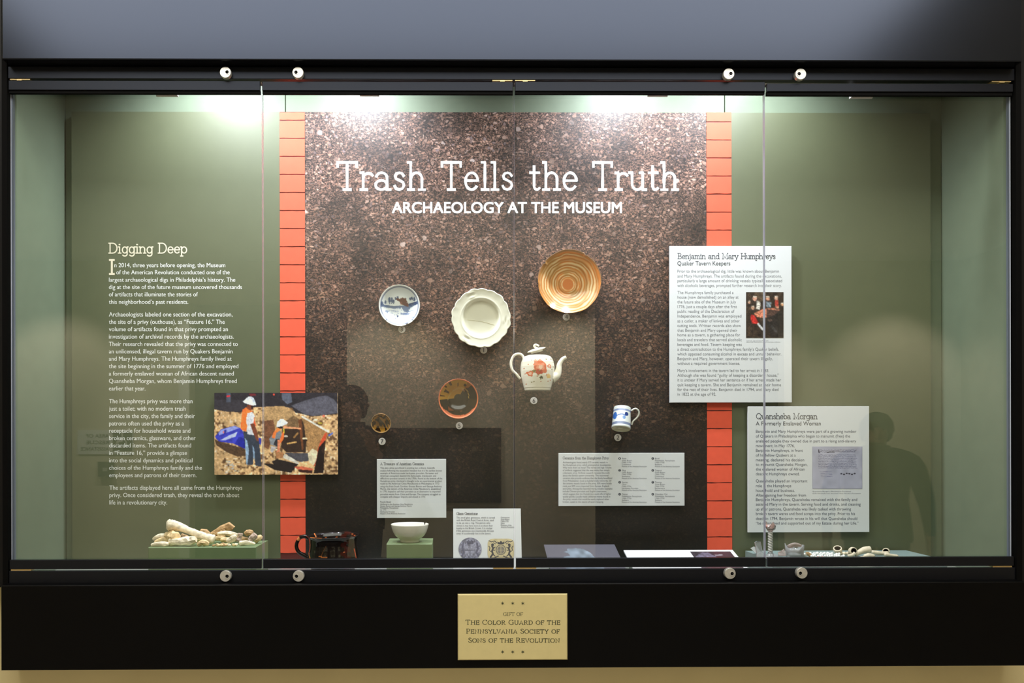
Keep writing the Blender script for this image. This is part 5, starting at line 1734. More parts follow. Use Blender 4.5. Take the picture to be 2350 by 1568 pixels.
# ================================================================ ceramics standing below
# --- chamber pot
YC = 0.135
cfl = Vector((PX(765, YC, 1300), YC, FLOOR_Z))
t = thing('chamber_pot', 'dark brown glazed chamber pot with one loop handle and chipped rim', 'chamber pot', cfl)
SC_ = PR(1.0, YC)
zr = at(762, 1228, YC).z
hp = (zr - FLOOR_Z) / SC_
pp = [(.01, 1), (38, 1), (40, 0), (42, 1), (47, 8), (53, 18), (56.5, 30), (57, 40), (55.5, 52), (53.5, 62), (53, 70), (54, hp - 10), (56, hp - 5), (60.5, hp - 1.2), (61, hp), (59.5, hp + .6), (55, hp - 2), (51, hp - 10), (50.5, 60), (53, 40), (48, 14), (.01, 6)]
dense = []
for (r1, h1), (r2, h2) in zip(pp[:-1], pp[1:]):
    k = max(1, int(math.hypot(r2 - r1, h2 - h1) / 1.6))
    dense += [(r1 + (r2 - r1) * q_ / k, h1 + (h2 - h1) * q_ / k) for q_ in range(k)]
dense.append(pp[-1])
v, f, Lc = lathe([(r * SC_, h * SC_) for r, h in dense], 300, Matrix.Translation(cfl), zmod=lambda a, u, r: .0012 * math.cos(a - .5) * (1 if u > .35 else 0))
vx_ = np.array([tuple(q_) for q_ in v])
d_ = vx_ - np.array(CAM)
loc_ = d_ @ np.array(CAM_R)
spx = PPX + F_PX * loc_[:, 0] / -loc_[:, 2]
spy = PPY - F_PX * loc_[:, 1] / -loc_[:, 2]
col = np.ones((len(Lc), 3)) * np.array([26, 18, 16.])
nz = np.sin(spx * .23) * np.sin(spy * .31) + np.sin(spx * .11 + 2)
redm = (spx > 775) & (spx < 815) & (nz > .5)
col[redm] = (58, 18, 12)


def chipline(pts, w, rgb, mask):
    d = np.full(len(Lc), 1e9)
    for (ax_, ay_), (bx_, by_) in zip(pts[:-1], pts[1:]):
        tt = np.clip(((spx - ax_) * (bx_ - ax_) + (spy - ay_) * (by_ - ay_)) / ((bx_ - ax_) ** 2 + (by_ - ay_) ** 2), 0, 1)
        d = np.minimum(d, np.hypot(spx - ax_ - tt * (bx_ - ax_), spy - ay_ - tt * (by_ - ay_)))
    col[mask & (d < w)] = rgb


frt, bck = Lc[:, 1] < .0, Lc[:, 1] > 0
k1 = lambda a: [(640 + x / 5.875, 1180 + y / 5.875) for x, y in a]
OR = (222, 128, 66)
chipline(k1([(375, 350), (395, 440), (392, 500), (420, 600)]), 0.9, OR, frt)
chipline(k1([(425, 318), (575, 324)]), 0.8, OR, frt)
chipline(k1([(540, 575), (650, 592)]), 1.0, OR, frt)
chipline(k1([(1015, 470), (1042, 590)]), .9, (196, 76, 44), frt)
chipline(k1([(640, 430), (600, 500), (570, 570)]), .45, (120, 70, 36), frt)
chipline(k1([(480, 262), (500, 308)]), 1.1, OR, bck)
for cx_, cy_ in ((635, 318), (780, 312), (880, 515), (1020, 290), (990, 272)):
    chipline(k1([(cx_ - 6, cy_), (cx_ + 6, cy_)]), .9, (212, 112, 62), np.ones(len(Lc), bool))
mk('pot_body', v, f, M['dark_glaze'], t, smooth=True, vcol=lin(col))
q = smooth_path([at(640 + x / 5.875, 1180 + y / 5.875, YC) for x, y in ((400, 325), (345, 302), (280, 325), (240, 400), (242, 465), (275, 520), (330, 552), (395, 590))], 6)
v, f = tube(q, np.interp(np.linspace(0, 1, len(q)), [0, .3, 1], [5.2, 4.0, 5.0]) * SC_, 12)
col = np.ones((len(v), 3)) * np.array([28, 20, 18.])
vp = np.array([tuple(a) for a in v])
m_ = np.hypot(vp[:, 0] - at(685.5, 1237, YC).x, vp[:, 2] - at(685.5, 1237, YC).z) < 4.5 * SC_
col[m_] = (226, 138, 84)
mk('pot_handle', v, f, M['dark_glaze'], t, smooth=True, vcol=lin(col))

# --- white punch bowl on its plinth
YB = 0.120
cb2 = Vector((PX(940.5, YB, 1243), YB, P2Z))
t = thing('punch_bowl', 'plain white porcelain bowl with a notched rim on a square plinth', 'bowl', cb2)
SB = PR(1.0, YB)
zr = at(941, 1203, YB).z
hb = (zr - P2Z) / SB
pp = [(.01, 2), (20, 2), (20.5, 0), (22, 0), (22.6, 3), (22.2, 6), (27, 9), (33.5, 15), (38.5, 23), (41.5, 32), (43, hb - 2), (43.4, hb), (42.7, hb + .3), (41.8, hb - 2), (40, 32), (36, 22), (30, 14), (20, 9), (.01, 7)]
dense = []
for (r1, h1), (r2, h2) in zip(pp[:-1], pp[1:]):
    k = max(1, int(math.hypot(r2 - r1, h2 - h1) / 3))
    dense += [(r1 + (r2 - r1) * q_ / k, h1 + (h2 - h1) * q_ / k) for q_ in range(k)]
dense.append(pp[-1])


def notch(a, u, r):
    d = math.degrees(a) % 360
    if r > 40 * SB and (35.5 < d < 41.5):
        return -5.5 * SB * (1 if u > .45 and u < .72 else 0)
    return 0


v, f, Lc = lathe([(r * SB, h * SB) for r, h in dense], 160, Matrix.Translation(cb2), zmod=notch)
mk('bowl_body', v, f, mat('white_porcelain', (232, 228, 216), 0.16, coat=0.3, noise=.02, nscale=60), t, smooth=True)


# ================================================================ the heap of bones
BONES = []


def bone(label, pts, radii, Y, m='bone', squash=0.8, rest=True, seed=1, group=None, name='bone', lobes=0.0, n=14, zfloor=None):
    """pts: picture pixels along the axis; Y: depth (one or per point); radii in px."""
    k = len(pts)
    Ys = Y if hasattr(Y, '__len__') else [Y] * k
    path = smooth_path([at(x, y, yy) for (x, y), yy in zip(pts, Ys)], 5)
    tt = np.linspace(0, 1, len(path))
    rr = np.interp(tt, np.linspace(0, 1, len(radii)), radii)
    Ym = sum(Ys) / k
    s = PR(1.0, Ym)
    rr = rr * (1.0 if n > 12 and len(pts) > 5 else 1.16)
    if len(pts) <= 5:
        n = min(n, 8)
    # rounded ends
    P = [path[0] + (path[0] - path[1]).normalized() * rr[0] * s * .35] + path + [path[-1] + (path[-1] - path[-2]).normalized() * rr[-1] * s * .35]
    rr = np.concatenate([[rr[0] * .78], rr, [rr[-1] * .78]]) * s
    if len(pts) <= 5:  # fragments: fewer, irregular sections
        keep = [0] + list(range(1, len(P) - 1, 3)) + [len(P) - 1]
        P, rr = [P[i] for i in keep], rr[keep]
    v, f = tube(P, rr, n, squash=squash)
    r = random.Random(seed)
    ph = [r.uniform(0, 6.28) for _ in range(6)]
    out = []
    for i, q in enumerate(v):
        ring, a = divmod(i, n)
        a = a / n * 2 * math.pi
        u = ring / (len(P) - 1)
        e = max(0.0, 1 - min(u, 1 - u) / 0.22)
        d = .07 * math.sin(2 * a + ph[0] + 5 * u) + .05 * math.sin(3 * a + ph[1] - 7 * u) + .04 * math.sin(ph[2] + 17 * u) + lobes * e * math.cos(2 * a + ph[3])
        d += r.uniform(-.05, .05) * (1 if len(pts) > 5 else 3.2)
        c = P[ring]
        out.append(c + (q - c) * (1 + d) + Vector((r.uniform(-1, 1), 0, r.uniform(-1, 1))) * (rr[ring] * .05))
    z0 = zfloor if zfloor is not None else P1Z
    if rest:
        dz = z0 + .0002 - min(q.z for q in out)
        out = [q + Vector((0, 0, dz)) for q in out]
    else:
        dz = max(0.0, z0 + .0002 - min(q.z for q in out))
        out = [q + Vector((0, 0, dz)) for q in out]
    c = sum(out, Vector()) / len(out)
    o = mk(name, out, f, M[m], None, smooth=len(pts) > 5, loc=(c.x, c.y, min(q.z for q in out)))
    if len(pts) <= 5:
        bv_ = o.modifiers.new('worn_edges', 'BEVEL')
        bv_.width, bv_.segments, bv_.limit_method = .0007, 2, 'NONE'
    return tag(o, label, 'bone', group)


bone('large long limb bone sloping across the top of the heap', [(388, 1205), (398, 1206), (412, 1210), (430, 1217), (452, 1226), (472, 1233), (488, 1238)], [12.5, 13, 10, 8, 8, 9, 10.5], [.12, .12, .12, .12, .118, .115, .112], 'bone_white', .85, False, 3, lobes=.14)
bone('round joint end of a bone facing out under the long bone', [(386, 1229), (394, 1230), (402, 1232)], [9, 11, 11.5], [.13, .115, .10], 'bone', .95, False, 5, lobes=.06)
bone('curved bone fragment at the far left of the heap', [(352, 1238), (362, 1234), (373, 1231), (384, 1232)], [3.5, 6, 6, 5], .13, 'bone_white', .7, False, 8)
bone('thin pale bone lying on the plinth edge at far left', [(348, 1249), (360, 1247), (372, 1246), (385, 1247)], [3.2, 4.5, 5, 4], .085, 'bone_white', .7, True, 9)
bone('forked bone fragment behind the thin left bone', [(356, 1245), (368, 1240), (382, 1239), (394, 1241)], [3, 4.5, 5, 5.5], .12, 'bone', .7, False, 10)
bone('thick white bone with a flared end at the front of the heap', [(390, 1246), (405, 1246), (422, 1245), (436, 1243), (446, 1241)], [7.5, 7.5, 8, 10, 9.5], .095, 'bone_white', .8, True, 12, lobes=.12)
bone('small triangular bone at the front below the long bone', [(454, 1251), (463, 1246), (470, 1247), (478, 1249)], [4, 7, 6, 4], .09, 'bone', .7, True, 14)
bone('brownish bone piece behind the middle of the long bone', [(462, 1221), (470, 1221), (480, 1226)], [5.5, 6, 5], .16, 'bone_brown', .8, False, 16)
bone('broken tan bone rising at the back of the heap', [(482, 1228), (496, 1222), (512, 1214), (526, 1210), (532, 1213)], [4, 5.5, 7.5, 9, 8], .165, 'bone_brown', .7, False, 18, lobes=.1)
bone('pale flat bone lying below the tan rising bone', [(500, 1226), (514, 1224), (530, 1226), (544, 1228)], [3.5, 6, 6, 4], .14, 'bone_white', .6, False, 20)
bone('white wedge-shaped shard right of the long bone', [(522, 1243), (532, 1238), (541, 1231)], [5, 7.5, 4], .11, 'bone_white', .55, False, 22)
bone('dull bone piece below the pale flat bone', [(496, 1236), (506, 1235), (516, 1233)], [4.5, 6, 5], .14, 'bone', .8, False, 23)
bone('mauve knuckle bone with two knobs, right of the white shard', [(552, 1226), (551, 1233), (548, 1241)], [4.8, 3.4, 6.5], .13, 'bone_mauve', .8, False, 26, lobes=.1)
bone('brown knobbly bone at the back of the right end', [(564, 1226), (571, 1222), (579, 1224)], [5.5, 6.5, 5], .16, 'bone_brown', .8, False, 27)
bone('thick mauve bone stub leaning at the right end', [(574, 1241), (580, 1235), (586, 1229)], [6.5, 6, 6.5], .13, 'bone_mauve', .85, False, 28, lobes=.08)
bone('tan bone lump at the far right of the heap', [(586, 1243), (593, 1238), (599, 1233)], [5, 6.5, 5], .15, 'bone', .85, False, 29)
bone('pale pointed bone lying flat at the right front', [(551, 1248), (563, 1246), (574, 1246), (585, 1248)], [4.5, 5, 4, 2.5], .10, 'bone_white', .7, True, 30)
bone('short pale bone lying across the middle of the right side', [(508, 1240), (520, 1239), (530, 1243)], [4.5, 5, 5.5], .12, 'bone', .75, False, 71)
bone('tan splinter pointing up behind the pale flat bone', [(492, 1230), (504, 1224), (516, 1219)], [4, 5, 3.5], .15, 'bone_brown', .65, False, 72)
bone('dark bone piece in the gap under the long bone', [(417, 1230), (424, 1233), (430, 1236)], [5, 5.5, 5], .15, 'bone_brown', .8, False, 31)
bone('bone filling the middle back of the heap', [(436, 1238), (452, 1237), (468, 1238)], [5, 6.5, 6], .165, 'bone', .8, True, 32)
bone('bone behind the right half of the heap', [(520, 1236), (545, 1234), (566, 1236)], [5, 6, 5.5], .172, 'bone_brown', .8, True, 33)
for k, (x, y, r) in enumerate(((500, 1245, 3.4), (506, 1248, 2.6), (512, 1246, 3.4), (520, 1244, 3), (526, 1248, 3), (491, 1251, 2.2), (537, 1249, 3.2), (542, 1246, 3), (515, 1250, 2), (508, 1240, 3.2))):
    bone('tiny bone crumb among those in front of the white shard', [(x - 3.5, y + (k % 3) - 1), (x, y), (x + 3.5, y - (k % 2))], [r * .7, r, r * .6], .085 + .004 * (k % 4), ('bone', 'bone_white', 'bone_brown')[k % 3], .8, True, 40 + k, 'tiny bone crumbs', 'bone_crumb', n=9)


# ================================================================ glass fragments and clay pipes on the right plinth
def glass_lathe(name, label, base, prof, n, m, rmod=None, zmod=None, cat='glass fragment', parts=None):
    v, f, _ = lathe(prof, n, Matrix.Translation(base), rmod, zmod=zmod)
    o = mk(name, v, f, m, None, smooth=True, loc=tuple(base))
    return tag(o, label, cat)


s3 = lambda Y: PR(1.0, Y)
# goblet: foot, twisted stem and a broken bowl
YG = 0.125
gb_ = Vector((PX(1768, YG, 1270), YG, P3Z))
t = thing('wine_glass', 'broken wine glass with a twisted stem and jagged pinkish bowl', 'wine glass', gb_)
s = s3(YG)
z_of = lambda py: at(1768, py, YG).z - P3Z
v, f, _ = lathe([(.0001, .0005), (15 * s, .0004), (16 * s, .0012), (15 * s, .002), (9 * s, 4 * s), (5 * s, 10 * s), (4.2 * s, 14 * s), (.0001, 14 * s)], 40, Matrix.Translation(gb_), lambda a, u, h: 1 + (.10 * math.sin(5 * a) + .05 * math.sin(9 * a)) * (1 if h < .004 else .4), zmod=lambda a, u, r: max(0, .0012 * math.sin(7 * a)) if r > .008 else 0)
mk('glass_foot', v, f, M['old_glass'], t, smooth=True)
h0, h1 = 12 * s, z_of(1221)
v, f, _ = lathe([(.0001, h0)] + [(4.9 * s, h0 + (h1 - h0) * k / 60) for k in range(61)] + [(.0001, h1)], 24, Matrix.Translation(gb_), lambda a, u, h: 1 + .14 * math.cos(2 * a + h * 900))
mk('twisted_stem', v, f, mat('clouded_twist_glass', (226, 222, 216), .25, trans=.25), t, smooth=True)
h2 = z_of(1197)
pb = [(.0001, h1), (4 * s, h1), (7 * s, h1 + 4 * s), (10.5 * s, h1 + 10 * s), (12 * s, h1 + 17 * s), (12.3 * s, h2), (11.6 * s, h2), (11 * s, h1 + 17 * s), (9.4 * s, h1 + 11 * s), (5 * s, h1 + 6 * s), (.0001, h1 + 5 * s)]
v, f, _ = lathe(pb, 48, Matrix.Translation(gb_), zmod=lambda a, u, r: (-(10 + 7 * math.sin(2 * a + 1) + 4 * math.sin(5 * a)) * s if .42 < u < .68 else 0))
mk('broken_bowl', v, f, M['old_glass_pink'], t, smooth=True)

YK = 0.11
glass_lathe('tumbler_base', 'broken tumbler base of thick clouded glass with a jagged rim', Vector((PX(1823.5, YK, 1275), YK, P3Z)),
            [(.0001, .001), (17 * s3(YK), .0005), (18.5 * s3(YK), .002), (19.5 * s3(YK), 12 * s3(YK)), (21.3 * s3(YK), 27 * s3(YK)), (20 * s3(YK), 27 * s3(YK)), (17.5 * s3(YK), 10 * s3(YK)), (15 * s3(YK), 7 * s3(YK)), (.0001, 6 * s3(YK))],
            60, M['old_glass'], zmod=lambda a, u, r: (4.5 * math.sin(2 * a + 2.4) + 2.0 * math.sin(5 * a)) * s3(YK) if .45 < u < .68 else 0)
rest_shard = tag(mk('glass_shard', *(lambda tb: (tb[0], tb[1]))(tube(smooth_path([at(x, y, .11) + Vector((0, yy, 0)) for x, y, yy in ((1806, 1256, -.005), (1820, 1249, -.012), (1834, 1252, -.014))], 5), [.004, .006, .0065, .0065, .006, .006, .0055, .005, .0045, .004, .003], 10, squash=.3)), M['old_glass_pink'], None, True, loc=tuple(at(1820, 1256, .11))), 'pinkish curved shard leaning in the tumbler base', 'glass fragment')


def shard(label, poly, Y, m, thick=.003, tiltY=0.0, name='glass_shard', cat='glass fragment', rest=True):
    P = [at(x, y, Y) for x, y in poly]
    if rest:
        dz = P3Z + .0002 - min(p_.z for p_ in P)
        P = [p_ + Vector((0, 0, dz)) for p_ in P]
    zc = min(p_.z for p_ in P)
    n = len(P)
    xm = sum(p_.x for p_ in P) / n
    fr = [p_ + Vector((0, (p_.z - zc) * tiltY + abs(p_.x - xm) * .25, 0)) for p_ in P]
    bk = [p_ + Vector((0, thick, 0)) for p_ in fr]
    f = [tuple(range(n)), tuple(range(2 * n - 1, n - 1, -1))] + [(i, i + n, (i + 1) % n + n, (i + 1) % n) for i in range(n)]
    o = mk(name, fr + bk, f, m, None, False, loc=(xm, Y, zc))
    return tag(o, label, cat)


shard('upright clear shard at the far left of the plinth', [(1738, 1277), (1752, 1277), (1751, 1262), (1748, 1244), (1740, 1243), (1735, 1246), (1737, 1260)], .14, M['old_glass'], .004, .15)
shard('flat clear shard lying left of the upright one', [(1727, 1264), (1735, 1260), (1744, 1262), (1750, 1276), (1738, 1277)], .17, M['old_glass'], .004, .6)
shard('wide low shard in front of the wine glass foot', [(1739, 1277), (1762, 1277), (1759, 1266), (1748, 1263), (1740, 1268)], .095, M['old_glass'], .004, .5)
shard('thin shard between the wine glass and the tumbler base', [(1788, 1276), (1806, 1277), (1805, 1262), (1797, 1266), (1789, 1269)], .14, M['old_glass_pink'], .003, .7)
shard('small clear shard right of the wine glass foot', [(1776, 1277), (1790, 1277), (1786, 1269), (1779, 1266)], .10, M['old_glass'], .004, .5)
yb_ = .12
c = at(1846.5, 1269, yb_)
v, f, _ = lathe([(.0001, -.006), (.004, -.0052), (.006, 0), (.004, .0052), (.0001, .006)], 18, Matrix.Translation((c.x, yb_, P3Z + .0062)))
tag(mk('metal_button', v, f, M['steel'], None, True, loc=(c.x, yb_, P3Z)), 'shiny grey button right beside the tumbler base', 'button')
bone('brown fragment just right of the shiny button', [(1851, 1266), (1856, 1268), (1862, 1273)], [3.5, 4, 2.5], .12, 'bone_brown', .8, True, 60, name='clay_fragment', zfloor=P3Z)
bpy.data.objects['clay_fragment']['category'] = 'fragment'

# two rows of white beads, two red ones in front
bd = None
k = 0
for row, (n_, xa, xb, Y, r) in enumerate(((15, 1862, 1936, .112, 3.3), (13, 1859, 1926, .135, 3.5), (11, 1858, 1910, .158, 3.4))):
    for i in range(n_):
        x = xa + (xb - xa) * i / (n_ - 1)
        c = at(x, 1270, Y)
        R = PR(r, Y) * (1 + .18 * math.sin(i * 2.3 + row))
        zc = P3Z + R + .0001 + (R * .7 if row == 1 and i % 3 == 0 else 0)
        if bd is None:
            v, f, _ = lathe([(.0008, -.72), (.55, -.62), (.9, -.35), (1, 0), (.9, .35), (.55, .62), (.0008, .72)], 14, Matrix.Rotation(math.pi / 2, 4, 'Y'))
            bd = mk('bead', v, f, M['white_bead'], None, True)
            o = bd
        else:
            o = bd.copy()
            COL.objects.link(o)
        o.location = (c.x, Y, zc)
        o.scale = (R, R, R)
        o.rotation_euler = (.4 * math.sin(i), 0, .5 * math.cos(i * 1.7))
        w_ = ('front', 'middle', 'back')[row]
        tag(o, 'small white bead in the %s row between the tumbler base and the pipes' % w_, 'bead', '%s row of white beads' % w_)
for x, lab in ((1877, 'dark red bead lying in front of the white strand, the left of two'), (1887.5, 'orange-red bead lying in front of the white strand, the right of two')):
    Y = .092
    c = at(x, 1272, Y)
    R = PR(3.0, Y)
    o = mk('bead', [(p_.co * R)[:] for p_ in bd.data.vertices], [tuple(p_.vertices) for p_ in bd.data.polygons], M['red_bead'], None, True)
    o.location = (c.x, Y, P3Z + R + .0001)
    tag(o, lab, 'bead')


# clay pipes
def pipe(label, pts, radii, Y, bowl=None, seed=1, zlift=0.0):
    """Stem along pts (px), optional bowl: (px, py, r, length px, direction vector)."""
    k = len(pts)
    Ys = Y if hasattr(Y, '__len__') else [Y] * k
    path = smooth_path([at(x, y, yy) for (x, y), yy in zip(pts, Ys)], 4)
    s = PR(1.0, sum(Ys) / k)
    rr = np.interp(np.linspace(0, 1, len(path)), np.linspace(0, 1, len(radii)), radii) * s
    v, f = tube(path, rr, 12)
    vb = fb = None
    if bowl:
        bx, by, br, bl, dr = bowl
        Mx = frame_matrix(at(bx, by, Ys[0]), dr, (1, 0, 0.01))
        br *= s
        bl *= s
        vb, fb, _ = lathe([(.0001, -bl), (br * .5, -bl * .97), (br * .82, -bl * .75), (br * 1.05, -bl * .45), (br * 1.04, -bl * .1), (br, 0), (br * .76, 0), (br * .72, -bl * .3), (br * .5, -bl * .7), (.0001, -bl * .8)], 24, Mx)
    allv = list(v) + (list(vb) if vb else [])
    dz = P3Z + .0002 + zlift - min(p_.z for p_ in allv)
    v = [p_ + Vector((0, 0, dz)) for p_ in v]
    c = sum(v, Vector()) / len(v)
    t = thing('clay_pipe', label, 'clay pipe', (c.x, c.y, P3Z))
    mk('pipe_stem', v, f, M['clay'], t, smooth=True)
    if vb:
        vb = [p_ + Vector((0, 0, dz)) for p_ in vb]
        n_ = 24
        fm = [1 if fi // n_ >= 6 else 0 for fi in range(len(fb))]
        mk('pipe_bowl', vb, fb, [M['clay'], M['clay_dark']], t, smooth=True, fmat=fm)
    return t


pipe('chunky clay pipe bowl leaning up, leftmost of the pipes', [(1924, 1266), (1932, 1265), (1938, 1264)], [4, 3.5, 3], .15, (1922, 1253, 9, 16, (-.3, -.5, .8)), 1)
pipe('ribbed short clay stem between the two leftmost pipe bowls', [(1934, 1262), (1938, 1261), (1941, 1262), (1945, 1261), (1948, 1262), (1952, 1263)], [3.2, 4.4, 3, 4.4, 3, 4], .14, None, 2)
pipe('clay pipe with its round dark bowl opening facing out', [(1962, 1262), (1956, 1267), (1946, 1269)], [4, 3.5, 3], .12, (1959.5, 1258, 8.5, 16, (.05, -1, .08)), 3)
pipe('largest pale clay pipe fragment, lying across the middle', [(1962, 1270), (1972, 1263), (1984, 1258), (1996, 1257)], [3.5, 6, 8, 8.5], .13, None, 4)
pipe('stubby clay fragment in front of the largest pipe', [(1983, 1270), (1992, 1268), (2002, 1269), (2007, 1270)], [4, 6, 5.5, 3], .095, None, 5)
pipe('clay pipe with a long stem and its bowl opening at the right', [(2038, 1262), (2024, 1262), (2012, 1261), (2001, 1259)], [4.5, 4, 4.5, 4], .155, (2033, 1258, 7.5, 15, (-.55, -.8, .1)), 6)
pipe('thin clay stem lying at the far right', [(2030, 1267), (2044, 1269), (2060, 1271)], [4.2, 3.8, 3.2], .11, None, 7)
pipe('broken clay stem tip lying in the middle front', [(1968, 1273), (1976, 1272), (1984, 1271)], [2.5, 3, 3], .085, None, 8)


# ================================================================ two visitors, seen mirrored in the glass
def person(label, x, y, height, jacket, trousers, hair_c, skin, turn=0.0, wide=1.0, arm='down'):
    k = height / 1.72
    root = thing('person', label, 'person', (x, y, 0))
    R_ = Matrix.Rotation(turn, 3, 'Z')
    W = wide
    J = {}
    verts, edges, rad = [], [], []

    def j(name, p_, r, link=None):
        J[name] = len(verts)
        verts.append(Vector(p_) * k)
        rad.append((r[0] * k, r[1] * k) if hasattr(r, '__len__') else (r * k, r * k))
        if link:
            edges.append((J[link], J[name]))

    j('pelvis', (0, 0, .96), (.155 * W, .115 * W))
    j('waist', (0, 0, 1.10), (.14 * W, .105 * W), 'pelvis')
    j('chest', (0, 0, 1.28), (.165 * W, .12 * W), 'waist')
    j('upper', (0, -.01, 1.40), (.13 * W, .09 * W), 'chest')
    j('neck', (0, 0, 1.475), .055, 'upper')
    j('jaw', (0, .02, 1.53), .066, 'neck')
    j('skull', (0, .01, 1.61), .088, 'jaw')
    j('crown', (0, 0, 1.665), .072, 'skull')
    for s_, n_ in ((-1, 'l'), (1, 'r')):
        j('sh' + n_, (s_ * .185 * W, -.01, 1.385), .066 * W, 'upper')
        if arm == 'up' and s_ > 0:
            el, wr, dirh = (s_ * .27 * W, .06, 1.14), (s_ * .16, .28, 1.32), Vector((-.2, .5, .8)).normalized()
        elif arm == 'up':
            el, wr, dirh = (s_ * .26 * W, .08, 1.14), (s_ * .10, .29, 1.33), Vector((.2, .5, .8)).normalized()
        else:
            el, wr, dirh = (s_ * .245 * W, .0, 1.11), (s_ * .255 * W, .07, .86), Vector((0, .1, -1)).normalized()
        j('el' + n_, el, .047 * W, 'sh' + n_)
        j('wr' + n_, wr, .03, 'el' + n_)
        w = Vector(wr)
        pal = w + dirh * .075
        j('pa' + n_, pal, (.038, .02), 'wr' + n_)
        side = Vector((0, 1, 0)) if arm != 'up' else Vector((1, 0, 0))
        for fi, (off, ln) in enumerate(((-.028, .065), (-.01, .078), (.009, .072), (.027, .056))):
            a = pal + side * off + dirh * .03
            b_ = a + dirh * ln * .5 + Vector((-s_ * .01, .01, 0))
            c_ = a + dirh * ln * .9 + Vector((-s_ * .026, .02, 0))
            j('fa%s%d' % (n_, fi), a, .0095, 'pa' + n_)
            j('fb%s%d' % (n_, fi), b_, .0085, 'fa%s%d' % (n_, fi))
            j('fc%s%d' % (n_, fi), c_, .007, 'fb%s%d' % (n_, fi))
        ta = w + dirh * .03 + side * .035
        j('ta' + n_, ta, .011, 'wr' + n_)
        j('tb' + n_, ta + dirh * .035 + side * .014, .009, 'ta' + n_)
        j('hip' + n_, (s_ * .095 * W, 0, .88), .095 * W, 'pelvis')
        j('kn' + n_, (s_ * .105, .015, .49), .062, 'hip' + n_)
        j('an' + n_, (s_ * .11, -.02, .10), .043, 'kn' + n_)
        j('he' + n_, (s_ * .11, -.035, .047), .042, 'an' + n_)
        j('to' + n_, (s_ * .125, .15, .035), .034, 'he' + n_)
    me = bpy.data.meshes.new('body_skin')
    me.from_pydata([tuple(R_ @ q_) for q_ in verts], edges, [])
    o = bpy.data.objects.new('body_skin', me)
    COL.objects.link(o)
    md = o.modifiers.new('skin', 'SKIN')
    for i, sv in enumerate(me.skin_vertices[0].data):
        sv.radius = rad[i]
        sv.use_root = (i == 0)
    sb = o.modifiers.new('sub', 'SUBSURF')
    sb.levels = sb.render_levels = 1
    dg = bpy.context.evaluated_depsgraph_get()
    ev = bpy.data.meshes.new_from_object(o.evaluated_get(dg))
    bv = [q_.co.copy() for q_ in ev.vertices]
    bf = [tuple(p_.vertices) for p_ in ev.polygons]
    bpy.data.objects.remove(o)
    mats = [jacket, trousers, skin, M['sign_dark']]
    inv = R_.inverted()
    fm = []
    for p_ in bf:
        c_ = inv @ (sum((bv[i] for i in p_), Vector()) / len(p_)) / k
        near = min(((Vector(verts[J[w_]]) / k - c_).length for w_ in ('pal', 'par', 'fbl1', 'fbr1', 'tal', 'tar')))
        if c_.z > 1.475 or near < .075:
            fm.append(2)
        elif c_.z < .085:
            fm.append(3)
        elif c_.z < .93 and abs(c_.x) < .21 and near > .08 and abs(c_.x) < .20 * max(W, 1):
            fm.append(1)
        else:
            fm.append(0)
    base = Vector((x, y, -min(q_.z for q_ in bv)))
    mk('body', [q_ + base for q_ in bv], bf, mats, root, smooth=True, fmat=fm)
    hd = lambda p_: base + R_ @ (Vector(p_) * k)
    # loose jacket over the torso, open-ended at the hem, with a collar
    jp = [(.178, .84), (.18, .87), (.172, 1.0), (.158, 1.12), (.172, 1.28), (.15, 1.37), (.105, 1.43), (.085, 1.47), (.088, 1.50), (.076, 1.50), (.07, 1.46)]
    jv, jf, jl = lathe(jp, 32, Matrix.Identity(4))
    mk('jacket', [hd((q_[0] * W * (1 if q_[2] < 1.4 else 1 / W), q_[1] * .74 * (1 if q_[2] < 1.4 else 1.25), q_[2])) for q_ in jl], jf, jacket, root, smooth=True)
    # hair
    hv, hf, hl = lathe([(.0001, .118)] + [(.104 * math.sin(a), .118 * math.cos(a)) for a in np.linspace(.2, 1.75, 9)] + [(.096, -.07), (.08, -.09)], 28, Matrix.Identity(4))
    hv2 = []
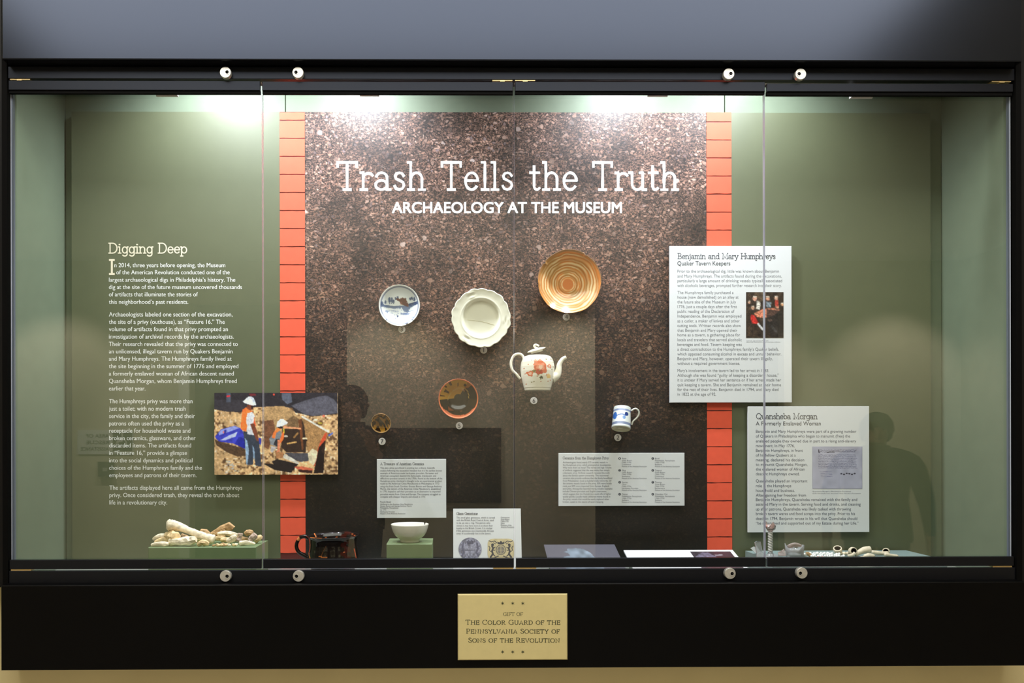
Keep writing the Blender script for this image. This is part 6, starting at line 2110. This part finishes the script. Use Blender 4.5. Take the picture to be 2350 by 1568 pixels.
    for q_ in hl:
        a = math.atan2(q_[1], q_[0])
        fr = max(0, math.sin(a))
        z = q_[2] + (.085 * fr if q_[2] < .03 else 0)
        w_ = 1 + .05 * math.sin(7 * a + 9 * q_[2])
        hv2.append(hd((q_[0] * w_, .0 + q_[1] * w_ * 1.06 - .008, 1.615 + max(z, -.09 + .1 * fr))))
    mk('hair', hv2, hf, hair_c, root, smooth=True)
    for s_ in (-1, 1):
        ev_, ef, _ = lathe([(.0001, .008), (.006, .006), (.008, 0), (.006, -.006), (.0001, -.008)], 12, Matrix.Translation(hd((s_ * .033, .083, 1.61))))
        mk('eye', ev_, ef, M['iris'], root, smooth=True)
        v_, f_ = tube([hd((s_ * .088, .0, 1.63)), hd((s_ * .094, -.008, 1.605)), hd((s_ * .088, .0, 1.575))], [.012, .02, .01], 10, squash=.5)
        mk('ear', v_, f_, skin, root, smooth=True)
    v_, f_ = tube([hd((0, .086, 1.62)), hd((0, .104, 1.592)), hd((0, .108, 1.58)), hd((0, .09, 1.574))], [.007, .012, .014, .009], 10)
    mk('nose', v_, f_, skin, root, smooth=True)
    v_, f_ = tube([hd((-.026, .078, 1.547)), hd((0, .09, 1.545)), hd((.026, .078, 1.547))], [.003, .006, .003], 8)
    mk('mouth', v_, f_, M['lip'], root, smooth=True)
    return root


M['iris'] = mat('dark_iris', (48, 36, 30), .3)
M['lip'] = mat('lip', (150, 90, 84), .5)
cloth_d = mat('black_jacket_cloth', (28, 28, 32), .85, noise=.1, nscale=60)
cloth_g = mat('dark_green_coat_cloth', (34, 36, 32), .85, noise=.1, nscale=60)
jeans = mat('dark_trouser_cloth', (36, 38, 46), .85, noise=.1, nscale=60)
skin_m = mat('skin', (190, 144, 120), .5)
hair_d = mat('dark_hair', (34, 26, 22), .6, bump=.4, nscale=120)
YP = -2.95
person('visitor in black jacket with dark hair, standing left, seen mirrored in the glass', at(806, 900, -YP).x, YP, 1.735, cloth_d, jeans, hair_d, skin_m, 0.0, 1.15, 'up')
person('visitor in a dark green coat, standing far right, seen mirrored in the glass', at(2012, 960, -YP).x, YP, 1.56, cloth_g, jeans, hair_d, skin_m, 0.35, 1.25, 'down')
